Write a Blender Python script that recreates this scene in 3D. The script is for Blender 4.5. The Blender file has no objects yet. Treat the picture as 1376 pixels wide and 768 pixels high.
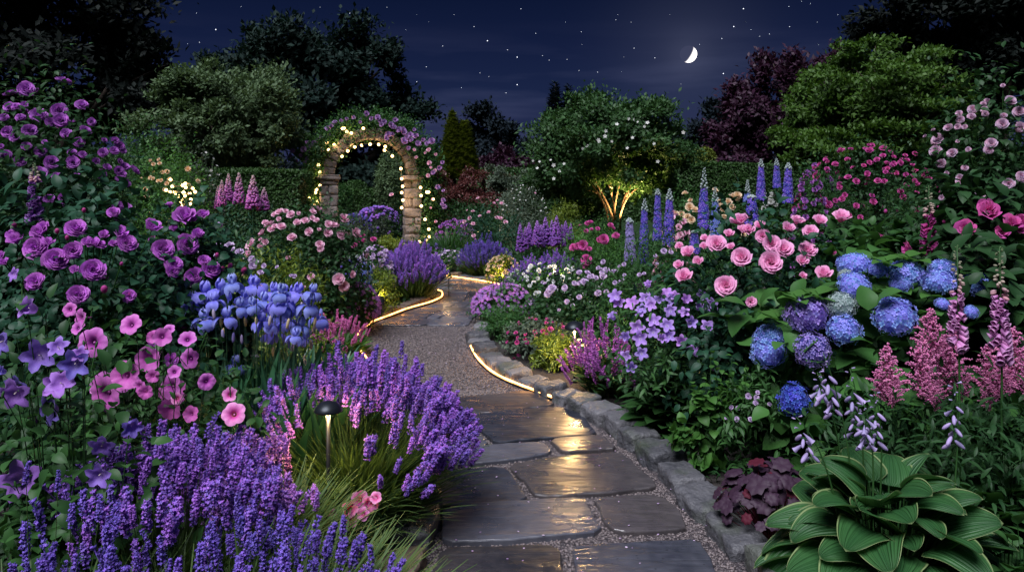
import bpy, math, random
import numpy as np
from mathutils import Vector, Matrix, noise

# ------------------------------------------------------------------ camera, sky, light
SC = bpy.context.scene
COL = SC.collection
PI = math.pi
H = 1.5          # camera height
FPX = 1000.0     # focal length in pixels of the 1376 wide photograph
CX, CY = 688.0, 243.0

cam_data = bpy.data.cameras.new('camera')
cam = bpy.data.objects.new('camera', cam_data)
COL.objects.link(cam)
cam.location = (0, 0, H)
cam.rotation_euler = (math.radians(90), 0, 0)
cam_data.sensor_width = 36
cam_data.lens = 36 * FPX / 1376
cam_data.shift_y = -(384 - CY) / 1376
cam_data.clip_start = 0.05
cam_data.clip_end = 3000
SC.camera = cam
SC.view_settings.view_transform = 'Standard'
SC.view_settings.look = 'None'
SC.view_settings.exposure = 0.2
SC.view_settings.gamma = 1.0
SC.cycles.use_denoising = True
SC.cycles.max_bounces = 6
SC.cycles.diffuse_bounces = 3
SC.cycles.glossy_bounces = 3
SC.cycles.transmission_bounces = 3
SC.cycles.sample_clamp_indirect = 4.0
SC.cycles.caustics_reflective = False
SC.cycles.caustics_refractive = False

SUN_ELEV, SUN_ROT = 60.0, -150.0     # degrees; compass direction the soft key comes from
sun_data = bpy.data.lights.new('sun', 'SUN')
sun_data.energy = 5.0
sun_data.angle = math.radians(38)
sun_data.color = (0.93, 0.93, 1.0)
sun = bpy.data.objects.new('sun', sun_data)
COL.objects.link(sun)
_d = Vector((math.sin(math.radians(SUN_ROT)) * math.cos(math.radians(SUN_ELEV)),
             math.cos(math.radians(SUN_ROT)) * math.cos(math.radians(SUN_ELEV)),
             math.sin(math.radians(SUN_ELEV))))
sun.rotation_euler = _d.to_track_quat('Z', 'Y').to_euler()

MOON_DIR = Vector(((925 - CX) / FPX, 1.0, (CY - 73) / FPX)).normalized()
world = bpy.data.worlds.new('World')
SC.world = world
world.use_nodes = True
def build_sky():
    nt = world.node_tree
    nt.nodes.clear()
    N = nt.nodes.new
    L = nt.links.new
    out = N('ShaderNodeOutputWorld'); bg = N('ShaderNodeBackground')
    L(bg.outputs[0], out.inputs[0])
    tc = N('ShaderNodeTexCoord')
    sep = N('ShaderNodeSeparateXYZ'); L(tc.outputs['Generated'], sep.inputs[0])
    ramp = N('ShaderNodeValToRGB'); L(sep.outputs['Z'], ramp.inputs[0])
    cr = ramp.color_ramp
    cr.elements[0].position = 0.0; cr.elements[0].color = (.024, .029, .080, 1)
    cr.elements[1].position = 1.0; cr.elements[1].color = (.10, .12, .20, 1)
    for p, c in ((.05, (.019, .025, .072, 1)), (.11, (.010, .0175, .057, 1)), (.18, (.0062, .0115, .043, 1)), (.25, (.0032, .0072, .029, 1)), (.34, (.005, .009, .034, 1)), (.5, (.03, .04, .08, 1))):
        e = cr.elements.new(p); e.color = c
    # wispy cloud bands low in the sky
    mp = N('ShaderNodeMapping'); L(tc.outputs['Generated'], mp.inputs[0])
    mp.inputs['Rotation'].default_value = (0, math.radians(-7), 0)
    mp.inputs['Scale'].default_value = (2.2, 2.2, 17)
    nz = N('ShaderNodeTexNoise'); L(mp.outputs[0], nz.inputs[0])
    nz.inputs['Scale'].default_value = 1.6; nz.inputs['Detail'].default_value = 5; nz.inputs['Roughness'].default_value = .5
    mr = N('ShaderNodeMapRange'); L(nz.outputs[0], mr.inputs[0])
    mr.inputs[1].default_value = .47; mr.inputs[2].default_value = .74
    band = N('ShaderNodeMapRange'); L(sep.outputs['Z'], band.inputs[0])
    band.inputs[1].default_value = .21; band.inputs[2].default_value = .07
    mul = N('ShaderNodeMath'); mul.operation = 'MULTIPLY'; L(mr.outputs[0], mul.inputs[0]); L(band.outputs[0], mul.inputs[1])
    cl = N('ShaderNodeMix'); cl.data_type = 'RGBA'; cl.blend_type = 'ADD'
    L(mul.outputs[0], cl.inputs[0]); L(ramp.outputs[0], cl.inputs[6]); cl.inputs[7].default_value = (.036, .039, .068, 1)
    # scattered moonlight round the moon
    dot = N('ShaderNodeVectorMath'); dot.operation = 'DOT_PRODUCT'
    nrm = N('ShaderNodeVectorMath'); nrm.operation = 'NORMALIZE'; L(tc.outputs['Generated'], nrm.inputs[0])
    L(nrm.outputs[0], dot.inputs[0]); dot.inputs[1].default_value = MOON_DIR
    sub = N('ShaderNodeMath'); sub.operation = 'SUBTRACT'; sub.inputs[0].default_value = 1.0; L(dot.outputs['Value'], sub.inputs[1])
    def halo(k, amp):
        a = N('ShaderNodeMath'); a.operation = 'MULTIPLY'; L(sub.outputs[0], a.inputs[0]); a.inputs[1].default_value = -k
        b = N('ShaderNodeMath'); b.operation = 'EXPONENT'; L(a.outputs[0], b.inputs[0])
        c = N('ShaderNodeMath'); c.operation = 'MULTIPLY'; L(b.outputs[0], c.inputs[0]); c.inputs[1].default_value = amp
        return c
    h1, h2 = halo(2600, .018), halo(260, .020)
    hs = N('ShaderNodeMath'); hs.operation = 'ADD'; L(h1.outputs[0], hs.inputs[0]); L(h2.outputs[0], hs.inputs[1])
    hm = N('ShaderNodeMix'); hm.data_type = 'RGBA'; hm.blend_type = 'ADD'; hm.clamp_factor = False
    L(hs.outputs[0], hm.inputs[0]); L(cl.outputs[2], hm.inputs[6]); hm.inputs[7].default_value = (.8, .85, 1.2, 1)
    L(hm.outputs[2], bg.inputs[0])
    bg.inputs[1].default_value = .92
build_sky()

# ------------------------------------------------------------------ geometry helpers
RNG = np.random.default_rng(7)
def seed(s):
    global RNG
    RNG = np.random.default_rng(s)
    random.seed(s)
def wx(px, Y): return (px - CX) * Y / FPX
def wz(py, Y): return H - (py - CY) * Y / FPX
def W(px, py, Y): return np.array((wx(px, Y), Y, wz(py, Y)))
def gy(py): return H * FPX / (py - CY)

class Geo:
    def __init__(s, V, T=None, Q=None, m=0, g=None, r=None):
        s.V = np.asarray(V, float).reshape(-1, 3)
        s.T = np.zeros((0, 3), int) if T is None else np.asarray(T, int).reshape(-1, 3)
        s.Q = np.zeros((0, 4), int) if Q is None else np.asarray(Q, int).reshape(-1, 4)
        s.mt = np.full(len(s.T), m, int) if np.isscalar(m) else m[0]
        s.mq = np.full(len(s.Q), m, int) if np.isscalar(m) else m[1]
        n = len(s.V)
        s.g = np.zeros(n) if g is None else np.asarray(g, float).reshape(-1)
        s.r = np.full(n, .5) if r is None else (np.full(n, float(r)) if np.isscalar(r) else r)
def join(gs):
    gs = [x for x in gs if x is not None and len(x.V)]
    o = np.cumsum([0] + [len(x.V) for x in gs])
    return Geo(np.concatenate([x.V for x in gs]),
               np.concatenate([x.T + o[i] for i, x in enumerate(gs)]),
               np.concatenate([x.Q + o[i] for i, x in enumerate(gs)]),
               (np.concatenate([x.mt for x in gs]), np.concatenate([x.mq for x in gs])),
               np.concatenate([x.g for x in gs]), np.concatenate([x.r for x in gs]))
def xf(G, R=None, t=None, s=1.0, m=None, r=None):
    V = G.V * s
    if R is not None: V = V @ np.asarray(R).T
    if t is not None: V = V + np.asarray(t)
    mm = (G.mt, G.mq) if m is None else (np.full(len(G.T), m), np.full(len(G.Q), m))
    return Geo(V, G.T, G.Q, mm, G.g, G.r if r is None else np.full(len(V), float(r)))
def stamp(G, R, t, s, rnd=None, m=None):
    """many copies of G baked into one Geo. R (k,3,3), t (k,3), s (k,) or (k,3)"""
    k = len(t)
    if k == 0: return None
    s = np.asarray(s, float)
    if s.ndim == 0: s = np.full(k, float(s))
    if s.ndim == 1: s = np.repeat(s[:, None], 3, 1)
    n = len(G.V)
    V = np.einsum('kij,knj->kni', R, G.V[None] * s[:, None, :]) + t[:, None, :]
    off = (np.arange(k) * n)[:, None, None]
    T = (G.T[None] + off).reshape(-1, 3)
    Q = (G.Q[None] + off).reshape(-1, 4)
    if rnd is None: rnd = RNG.random(k)
    mm = (np.tile(G.mt, k), np.tile(G.mq, k)) if m is None else (np.full(len(T), m), np.full(len(Q), m))
    return Geo(V.reshape(-1, 3), T, Q, mm, np.tile(G.g, k), np.repeat(rnd, n))
def unit(v):
    v = np.asarray(v, float)
    return v / np.maximum(np.linalg.norm(v, axis=-1, keepdims=True), 1e-9)
def frames(z, hint):
    """rotation matrices whose columns are x, y, z: z along z, y towards hint"""
    z = unit(z); hint = np.broadcast_to(np.asarray(hint, float), z.shape)
    y = hint - (hint * z).sum(-1, keepdims=True) * z
    bad = np.linalg.norm(y, axis=-1) < 1e-4
    if bad.any():
        y = y.copy(); y[bad] = np.cross(z[bad], np.array((.3, .9, .2)))
    y = unit(y); x = np.cross(y, z)
    return np.stack([x, y, z], -1)
def rvec(k):
    return unit(RNG.normal(size=(k, 3)))
def spin(R, k):
    a = RNG.random(k) * 2 * PI
    c, s = np.cos(a), np.sin(a); z = np.zeros(k); o = np.ones(k)
    M = np.stack([np.stack([c, -s, z], -1), np.stack([s, c, z], -1), np.stack([z, z, o], -1)], -2)
    return np.einsum('kij,kjl->kil', R, M)

def grid(nu, nv, fn, wrap=False, m=0, gf=None):
    u = np.linspace(0, 1, nu + 1)[:nu if wrap else nu + 1]; v = np.linspace(0, 1, nv + 1)
    U, Vv = np.meshgrid(u, v, indexing='ij')
    P = np.stack(fn(U, Vv), -1).reshape(-1, 3)
    g = (Vv if gf is None else gf(U, Vv)) + np.zeros_like(U)
    nn = nv + 1; cu = len(u)
    i = np.arange(nu)[:, None]; j = np.arange(nv)[None]
    a = i * nn + j; b = ((i + 1) % cu) * nn + j
    Q = np.stack([a, b, b + 1, a + 1], -1).reshape(-1, 4)
    return Geo(P, None, Q, m, g.reshape(-1))
def tube(pts, rad, sides=5, m=0, cap=True):
    pts = np.asarray(pts, float); n = len(pts)
    rad = np.broadcast_to(np.asarray(rad, float), (n,))
    tan = unit(np.gradient(pts, axis=0))
    ref = np.array((0., 0, 1)) if abs(tan[0, 2]) < .9 else np.array((1., 0, 0))
    Vs = []
    for i in range(n):
        x = unit(np.cross(tan[i], ref)); y = np.cross(tan[i], x)
        a = np.arange(sides) / sides * 2 * PI
        Vs.append(pts[i] + rad[i] * (np.cos(a)[:, None] * x + np.sin(a)[:, None] * y))
    V = np.concatenate(Vs)
    i = np.arange(n - 1)[:, None] * sides; j = np.arange(sides)[None]; k = (j + 1) % sides
    Q = np.stack([i + j, i + k, i + sides + k, i + sides + j], -1).reshape(-1, 4)
    T = None
    if cap:
        V = np.concatenate([V, pts[:1], pts[-1:]]); c0 = n * sides; jj = np.arange(sides); kk = (jj + 1) % sides
        T = np.concatenate([np.stack([kk, jj, np.full(sides, c0)], -1),
                            np.stack([(n - 1) * sides + jj, (n - 1) * sides + kk, np.full(sides, c0 + 1)], -1)])
    g = np.concatenate([np.repeat(np.linspace(0, 1, n), sides), [0, 1] if cap else []])
    return Geo(V, T, Q, m, g)
def curve(p0, p1, bend, n=5):
    p0 = np.asarray(p0, float); p1 = np.asarray(p1, float); t = np.linspace(0, 1, n)[:, None]
    return p0 + (p1 - p0) * t + np.asarray(bend, float) * (4 * t * (1 - t))
def stems(P0, P1, rad=.002, bend=None, m=0, n=3):
    """many thin three-sided curved stems, vectorised"""
    P0 = np.asarray(P0, float); P1 = np.asarray(P1, float); k = len(P0)
    if k == 0: return None
    if bend is None: bend = np.zeros((k, 3))
    t = np.linspace(0, 1, n + 1)
    C = P0[:, None] + (P1 - P0)[:, None] * t[None, :, None] + bend[:, None] * (4 * t * (1 - t))[None, :, None]
    d = unit(P1 - P0); x = unit(np.cross(d, np.array((.31, .77, .1)))); y = np.cross(d, x)
    rad = np.broadcast_to(np.asarray(rad, float), (k,))
    a = np.arange(3) * 2 * PI / 3
    ring = np.cos(a)[None, :, None] * x[:, None] + np.sin(a)[None, :, None] * y[:, None]
    V = C[:, :, None] + ring[:, None] * rad[:, None, None, None] * (1.15 - .4 * t)[None, :, None, None]
    nv = (n + 1) * 3
    q = []
    for i in range(n):
        for j in range(3):
            q.append((i * 3 + j, i * 3 + (j + 1) % 3, i * 3 + 3 + (j + 1) % 3, i * 3 + 3 + j))
    Q = (np.array(q)[None] + (np.arange(k) * nv)[:, None, None]).reshape(-1, 4)
    return Geo(V.reshape(-1, 3), None, Q, m, np.tile(np.repeat(t, 3), k), np.repeat(RNG.random(k), nv))
def ico(sub=0):
    t = (1 + 5 ** .5) / 2
    V = [(-1, t, 0), (1, t, 0), (-1, -t, 0), (1, -t, 0), (0, -1, t), (0, 1, t), (0, -1, -t), (0, 1, -t), (t, 0, -1), (t, 0, 1), (-t, 0, -1), (-t, 0, 1)]
    F = [(0, 11, 5), (0, 5, 1), (0, 1, 7), (0, 7, 10), (0, 10, 11), (1, 5, 9), (5, 11, 4), (11, 10, 2), (10, 7, 6), (7, 1, 8), (3, 9, 4), (3, 4, 2), (3, 2, 6), (3, 6, 8), (3, 8, 9), (4, 9, 5), (2, 4, 11), (6, 2, 10), (8, 6, 7), (9, 8, 1)]
    V = [unit(v) for v in V]
    for _ in range(sub):
        c = {}; F2 = []
        def mid(a, b):
            k = (min(a, b), max(a, b))
            if k not in c: c[k] = len(V); V.append(unit(V[a] + V[b]))
            return c[k]
        for a, b, d in F:
            x, y, z = mid(a, b), mid(b, d), mid(d, a)
            F2 += [(a, x, z), (b, y, x), (d, z, y), (x, y, z)]
        F = F2
    V = np.array(V)
    return Geo(V, F, None, 0, (V[:, 2] + 1) / 2)
ICO0, ICO1, ICO2, ICO3 = ico(0), ico(1), ico(2), ico(3)
OCT = Geo([(1, 0, 0), (-1, 0, 0), (0, 1, 0), (0, -1, 0), (0, 0, 1), (0, 0, -1)],
          [(0, 2, 4), (2, 1, 4), (1, 3, 4), (3, 0, 4), (2, 0, 5), (1, 2, 5), (3, 1, 5), (0, 3, 5)], None, 0, [.5, .5, .5, .5, 1, 0])

def make_mesh(name, G, mats, smooth=True):
    me = bpy.data.meshes.new(name)
    nT, nQ = len(G.T), len(G.Q)
    me.vertices.add(len(G.V)); me.vertices.foreach_set('co', G.V.astype(np.float32).ravel())
    me.loops.add(nT * 3 + nQ * 4)
    me.loops.foreach_set('vertex_index', np.concatenate([G.T.ravel(), G.Q.ravel()]).astype(np.int32))
    me.polygons.add(nT + nQ)
    me.polygons.foreach_set('loop_start', np.concatenate([np.arange(nT) * 3, nT * 3 + np.arange(nQ) * 4]).astype(np.int32))
    me.polygons.foreach_set('material_index', np.concatenate([G.mt, G.mq]).astype(np.int32))
    me.polygons.foreach_set('use_smooth', np.full(nT + nQ, smooth))
    for nm, arr in (('g', G.g), ('r', G.r)):
        a = me.attributes.new(nm, 'FLOAT', 'POINT'); a.data.foreach_set('value', arr.astype(np.float32))
    for m in mats: me.materials.append(m)
    me.update(calc_edges=True); me.validate()
    return me
def link(name, me, parent=None, loc=None, R=None, s=1.0):
    o = bpy.data.objects.new(name, me); COL.objects.link(o)
    if parent is not None: o.parent = parent
    if R is not None:
        M = Matrix([list(map(float, row)) for row in R]).to_4x4()
        o.rotation_euler = M.to_euler()
    if loc is not None: o.location = [float(c) for c in loc]
    o.scale = (s, s, s) if np.isscalar(s) else tuple(float(c) for c in s)
    return o
def thing(name, label, cat, loc=(0, 0, 0), group=None):
    o = bpy.data.objects.new(name, None); COL.objects.link(o)
    o.empty_display_size = .1
    o.location = [float(c) for c in loc]; o['label'] = label; o['category'] = cat
    if group: o['group'] = group
    return o
def part(name, G, mats, parent, smooth=True, label=None):
    """G in world coordinates -> child mesh"""
    if not isinstance(mats, (list, tuple)): mats = [mats]
    G2 = Geo(G.V - np.array(parent.location), G.T, G.Q, (G.mt, G.mq), G.g, G.r)
    o = link(name, make_mesh(name, G2, mats, smooth), parent)
    if label: o['label'] = label
    return o
def solo(name, G, mats, label, cat, group=None, smooth=True):
    if not isinstance(mats, (list, tuple)): mats = [mats]
    c = (G.V.min(0) + G.V.max(0)) / 2; c[2] = G.V[:, 2].min()
    G2 = Geo(G.V - c, G.T, G.Q, (G.mt, G.mq), G.g, G.r)
    o = link(name, make_mesh(name, G2, mats, smooth), None, c)
    o['label'] = label; o['category'] = cat
    if group: o['group'] = group
    return o
def struct(name, G, mats, kind='structure', smooth=False):
    if not isinstance(mats, (list, tuple)): mats = [mats]
    o = link(name, make_mesh(name, G, mats, smooth)); o['kind'] = kind
    return o
_cache = {}
def parts(name, th, variants, R, t, s, mats, limit=100, hi=None):
    """repeats as child objects sharing mesh data; past the limit the rest is one mesh of kind stuff"""
    t = np.asarray(t, float); k = len(t); s = np.broadcast_to(np.asarray(s, float), (k,))
    if not isinstance(mats, (list, tuple)): mats = [mats]
    order = np.argsort(-s / np.linalg.norm(t - np.array((0, 0, H)), axis=1))
    loc = np.array(th.location)
    which = RNG.integers(0, len(variants), k)
    hv = hi or variants
    for i in order[:limit]:
        v = int(which[i]) % len(hv)
        key = (id(hv[v]), tuple(m.name for m in mats))
        if key not in _cache: _cache[key] = (make_mesh(name, hv[v], mats), hv[v])
        link(name, _cache[key][0], th, t[i] - loc, R[i], float(s[i]))
    rest = order[limit:]
    if len(rest):
        gs = [stamp(variants[v], R[rest[which[rest] == v]], t[rest[which[rest] == v]], s[rest[which[rest] == v]]) for v in range(len(variants))]
        o = part(name, join(gs), mats, th); o['kind'] = 'stuff'

# ------------------------------------------------------------------ materials
def _mat(name):
    m = bpy.data.materials.new(name); m.use_nodes = True
    nt = m.node_tree; nt.nodes.clear()
    out = nt.nodes.new('ShaderNodeOutputMaterial')
    return m, nt, nt.nodes.new, nt.links.new, out
def _attr(N, nm):
    a = N('ShaderNodeAttribute'); a.attribute_name = nm; return a.outputs['Fac']
def _mixc(N, L, fac, a, b, mode='MIX'):
    x = N('ShaderNodeMix'); x.data_type = 'RGBA'; x.blend_type = mode
    if hasattr(fac, 'node'): L(fac, x.inputs[0])
    else: x.inputs[0].default_value = fac
    for k, c in ((6, a), (7, b)):
        if hasattr(c, 'node'): L(c, x.inputs[k])
        else: x.inputs[k].default_value = (*c, 1)
    return x.outputs[2]
def _math(N, L, op, a, b=None, clamp=False):
    x = N('ShaderNodeMath'); x.operation = op; x.use_clamp = clamp
    for k, c in ((0, a), (1, b)):
        if c is None: continue
        if hasattr(c, 'node'): L(c, x.inputs[k])
        else: x.inputs[k].default_value = c
    return x.outputs[0]
def _ramp(N, L, fac, stops):
    x = N('ShaderNodeValToRGB'); L(fac, x.inputs[0]); cr = x.color_ramp
    cr.elements[0].position, cr.elements[1].position = stops[0][0], stops[-1][0]
    cr.elements[0].color = (*stops[0][1], 1); cr.elements[1].color = (*stops[-1][1], 1)
    for p, c in stops[1:-1]: cr.elements.new(p).color = (*c, 1)
    return x.outputs[0]
def leaf_mat(name, a, b, rough=.5, trans=.25, spec=.4, patch=.5, edge=None, edge_at=.75, tint=None):
    """a to b from leaf to leaf, slow patches through the plant, thin leaf light passing through"""
    m, nt, N, L, out = _mat(name)
    r = _attr(N, 'r')
    geo = N('ShaderNodeNewGeometry')
    nz = N('ShaderNodeTexNoise'); L(geo.outputs['Position'], nz.inputs[0]); nz.inputs['Scale'].default_value = 1.7; nz.inputs['Detail'].default_value = 2
    f = _math(N, L, 'ADD', _math(N, L, 'MULTIPLY', r, 1 - patch), _math(N, L, 'MULTIPLY', nz.outputs[0], patch), True)
    col = _mixc(N, L, f, a, b)
    g = _attr(N, 'g')
    if edge:
        mr = N('ShaderNodeMapRange'); L(g, mr.inputs[0]); mr.inputs[1].default_value = edge_at - .03; mr.inputs[2].default_value = edge_at + .03
        col = _mixc(N, L, mr.outputs[0], col, edge)
    p = N('ShaderNodeBsdfPrincipled'); L(col, p.inputs['Base Color']); p.inputs['Roughness'].default_value = rough
    p.inputs['Specular IOR Level'].default_value = spec
    tr = N('ShaderNodeBsdfTranslucent'); tc = _mixc(N, L, .35, col, (b[0] * 1.6, b[1] * 1.6, b[2] * .7)); L(tc, tr.inputs[0])
    mx = N('ShaderNodeMixShader'); mx.inputs[0].default_value = trans; L(p.outputs[0], mx.inputs[1]); L(tr.outputs[0], mx.inputs[2])
    L(mx.outputs[0], out.inputs[0])
    return m
def petal_mat(name, stops, var=.25, alt=None, rough=.55, trans=.3, hue=.015, streak=0, tiny=0):
    """stops: colour from the petal's base (0) to its rim (1); var: lightness spread, alt: a second colour blooms drift to"""
    m, nt, N, L, out = _mat(name)
    g = _attr(N, 'g'); r = _attr(N, 'r')
    oi = N('ShaderNodeObjectInfo')
    rr = _math(N, L, 'FRACT', _math(N, L, 'ADD', _math(N, L, 'MULTIPLY', r, .999), oi.outputs['Random']))
    col = _ramp(N, L, g, stops)
    if alt: col = _mixc(N, L, _math(N, L, 'MULTIPLY', _math(N, L, 'POWER', rr, 1.5), .8), col, alt)
    tcn = N('ShaderNodeTexCoord')
    nz = N('ShaderNodeTexNoise'); L(tcn.outputs['Object'], nz.inputs[0]); nz.inputs['Scale'].default_value = 9 if not streak else streak; nz.inputs['Detail'].default_value = 3
    hs = N('ShaderNodeHueSaturation'); L(col, hs.inputs['Color'])
    L(_math(N, L, 'ADD', .5 - hue, _math(N, L, 'MULTIPLY', rr, 2 * hue)), hs.inputs['Hue'])
    v = _math(N, L, 'ADD', 1 - var, _math(N, L, 'MULTIPLY', rr, 2 * var * .8))
    v = _math(N, L, 'MULTIPLY', v, _math(N, L, 'ADD', .82, _math(N, L, 'MULTIPLY', nz.outputs[0], .36)))
    L(v, hs.inputs['Value'])
    p = N('ShaderNodeBsdfPrincipled'); L(hs.outputs[0], p.inputs['Base Color']); p.inputs['Roughness'].default_value = rough
    p.inputs['Specular IOR Level'].default_value = .3
    p.inputs['Sheen Weight'].default_value = .15
    tr = N('ShaderNodeBsdfTranslucent'); L(hs.outputs[0], tr.inputs[0])
    mx = N('ShaderNodeMixShader'); mx.inputs[0].default_value = trans; L(p.outputs[0], mx.inputs[1]); L(tr.outputs[0], mx.inputs[2])
    L(mx.outputs[0], out.inputs[0])
    return m
def stone_mat(name, a, b, scale=6, rough=.8, bump=.4, wet=0, moss=None, spots=None, cell=0):
    m, nt, N, L, out = _mat(name)
    geo = N('ShaderNodeNewGeometry'); oi = N('ShaderNodeObjectInfo')
    n1 = N('ShaderNodeTexNoise'); L(geo.outputs['Position'], n1.inputs[0]); n1.inputs['Scale'].default_value = scale; n1.inputs['Detail'].default_value = 8; n1.inputs['Roughness'].default_value = .62
    n2 = N('ShaderNodeTexNoise'); L(geo.outputs['Position'], n2.inputs[0]); n2.inputs['Scale'].default_value = scale * 9; n2.inputs['Detail'].default_value = 6
    r = _attr(N, 'r')
    f = _math(N, L, 'ADD', _math(N, L, 'MULTIPLY', n1.outputs[0], .75), _math(N, L, 'MULTIPLY', n2.outputs[0], .45))
    f = _math(N, L, 'ADD', f, _math(N, L, 'MULTIPLY', _math(N, L, 'SUBTRACT', _math(N, L, 'ADD', _math(N, L, 'MULTIPLY', r, .5), _math(N, L, 'MULTIPLY', oi.outputs['Random'], .5)), .5), .6))
    mr = N('ShaderNodeMapRange'); L(f, mr.inputs[0]); mr.inputs[1].default_value = .3; mr.inputs[2].default_value = .95
    col = _mixc(N, L, mr.outputs[0], a, b)
    if moss:
        n3 = N('ShaderNodeTexNoise'); L(geo.outputs['Position'], n3.inputs[0]); n3.inputs['Scale'].default_value = scale * .8; n3.inputs['Detail'].default_value = 5
        mr3 = N('ShaderNodeMapRange'); L(n3.outputs[0], mr3.inputs[0]); mr3.inputs[1].default_value = .52; mr3.inputs[2].default_value = .68; mr3.inputs[4].default_value = .6
        col = _mixc(N, L, mr3.outputs[0], col, moss)
    if spots:
        vo = N('ShaderNodeTexVoronoi'); L(geo.outputs['Position'], vo.inputs[0]); vo.inputs['Scale'].default_value = 22
        lt = _math(N, L, 'LESS_THAN', vo.outputs['Distance'], .10)
        vn = N('ShaderNodeTexNoise'); L(geo.outputs['Position'], vn.inputs[0]); vn.inputs['Scale'].default_value = 3
        gt = _math(N, L, 'GREATER_THAN', vn.outputs[0], .5)
        col = _mixc(N, L, _math(N, L, 'MULTIPLY', lt, gt), col, spots)
    p = N('ShaderNodeBsdfPrincipled'); L(col, p.inputs['Base Color'])
    if wet:
        n4 = N('ShaderNodeTexNoise'); L(geo.outputs['Position'], n4.inputs[0]); n4.inputs['Scale'].default_value = 3.1; n4.inputs['Detail'].default_value = 4
        mr4 = N('ShaderNodeMapRange'); L(n4.outputs[0], mr4.inputs[0]); mr4.inputs[1].default_value = .38; mr4.inputs[2].default_value = .62
        mr4.inputs[3].default_value = wet; mr4.inputs[4].default_value = rough
        L(mr4.outputs[0], p.inputs['Roughness']); p.inputs['Specular IOR Level'].default_value = .6
        mp = N('ShaderNodeMapping'); L(geo.outputs['Position'], mp.inputs[0]); mp.inputs['Rotation'].default_value = (0, 0, .25); mp.inputs['Scale'].default_value = (1.3, 6.5, 1)
        n5 = N('ShaderNodeTexNoise'); L(mp.outputs[0], n5.inputs[0]); n5.inputs['Scale'].default_value = 2.6; n5.inputs['Detail'].default_value = 5; n5.inputs['Distortion'].default_value = .9
        hgt = _math(N, L, 'ADD', _math(N, L, 'MULTIPLY', n5.outputs[0], .8), _math(N, L, 'ADD', _math(N, L, 'MULTIPLY', n2.outputs[0], .12), _math(N, L, 'MULTIPLY', n1.outputs[0], .35)))
    else:
        p.inputs['Roughness'].default_value = rough
        hgt = _math(N, L, 'ADD', _math(N, L, 'MULTIPLY', n1.outputs[0], .7), _math(N, L, 'MULTIPLY', n2.outputs[0], .3))
    bp = N('ShaderNodeBump'); bp.inputs['Strength'].default_value = bump; bp.inputs['Distance'].default_value = .03
    L(hgt, bp.inputs['Height']); L(bp.outputs[0], p.inputs['Normal'])
    L(p.outputs[0], out.inputs[0])
    return m
def plain_mat(name, c, rough=.5, metal=0.0, emit=None, strength=0):
    m, nt, N, L, out = _mat(name)
    p = N('ShaderNodeBsdfPrincipled')
    tc = N('ShaderNodeTexCoord'); nz = N('ShaderNodeTexNoise'); L(tc.outputs['Object'], nz.inputs[0]); nz.inputs['Scale'].default_value = 12; nz.inputs['Detail'].default_value = 4
    L(_mixc(N, L, nz.outputs[0], tuple(x * .75 for x in c), tuple(min(1, x * 1.2) for x in c)), p.inputs['Base Color'])
    p.inputs['Roughness'].default_value = rough; p.inputs['Metallic'].default_value = metal
    if emit:
        p.inputs['Emission Color'].default_value = (*emit, 1); p.inputs['Emission Strength'].default_value = strength
    L(p.outputs[0], out.inputs[0])
    return m
def gravel_mat():
    m, nt, N, L, out = _mat('gravel')
    geo = N('ShaderNodeNewGeometry')
    vo = N('ShaderNodeTexVoronoi'); L(geo.outputs['Position'], vo.inputs[0]); vo.inputs['Scale'].default_value = 75
    sx = N('ShaderNodeSeparateColor'); L(vo.outputs['Color'], sx.inputs[0])
    col = _ramp(N, L, sx.outputs[0], [(0, (.022, .018, .021)), (.4, (.05, .041, .046)), (.75, (.09, .072, .076)), (1, (.20, .17, .165))])
    nz = N('ShaderNodeTexNoise'); L(geo.outputs['Position'], nz.inputs[0]); nz.inputs['Scale'].default_value = 2.5
    col = _mixc(N, L, _math(N, L, 'MULTIPLY', nz.outputs[0], .5), col, (.045, .038, .045))
    p = N('ShaderNodeBsdfPrincipled'); L(col, p.inputs['Base Color']); p.inputs['Roughness'].default_value = .6
    bp = N('ShaderNodeBump'); bp.inputs['Strength'].default_value = 1; bp.inputs['Distance'].default_value = .012; bp.invert = True
    L(vo.outputs['Distance'], bp.inputs['Height']); L(bp.outputs[0], p.inputs['Normal'])
    L(p.outputs[0], out.inputs[0])
    return m

# ------------------------------------------------------------------ plant templates
def blade(nu, nv, wf, bend=.5, fold=.15, wave=0, veins=0, m=0):
    v = np.linspace(0, 1, 41); th = bend * v
    zc = np.concatenate([[0], np.cumsum(np.cos(th[:-1]) / 40)]); yc = -np.concatenate([[0], np.cumsum(np.sin(th[:-1]) / 40)])
    def fn(U, V):
        x = (U - .5) * 2; w = wf(V)
        Z = np.interp(V, v, zc); Y = np.interp(V, v, yc)
        lift = fold * np.abs(x) * w + wave * np.sin(V * 9 + x * 2) * np.abs(x) * w
        if veins: lift = lift + veins * np.cos(np.abs(x) * PI * 4) * np.sin(PI * np.clip(V, 0, 1)) ** .7
        nY = np.cos(bend * V); nZ = np.sin(bend * V)
        return x * w, Y + lift * nY, Z + lift * nZ
    gf = lambda U, V: np.clip(np.maximum(np.abs(U - .5) * 2, (V - .55) / .45 * 1.0), 0, 1)
    G = grid(nu, nv, fn, m=m, gf=gf)
    if veins: G.r = np.repeat(np.abs(np.linspace(-1, 1, nu + 1)), nv + 1)
    return G
ovate = lambda k: (lambda V: k * np.sin(PI * np.clip(V, 0, 1) ** .8) ** .8 * (1 - .25 * V) + .004)
strap = lambda k: (lambda V: k * np.clip(1.15 - V, 0, 1) ** .45 * np.clip(V * 6 + .5, 0, 1) * (1 - V ** 6) + .002)
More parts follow.
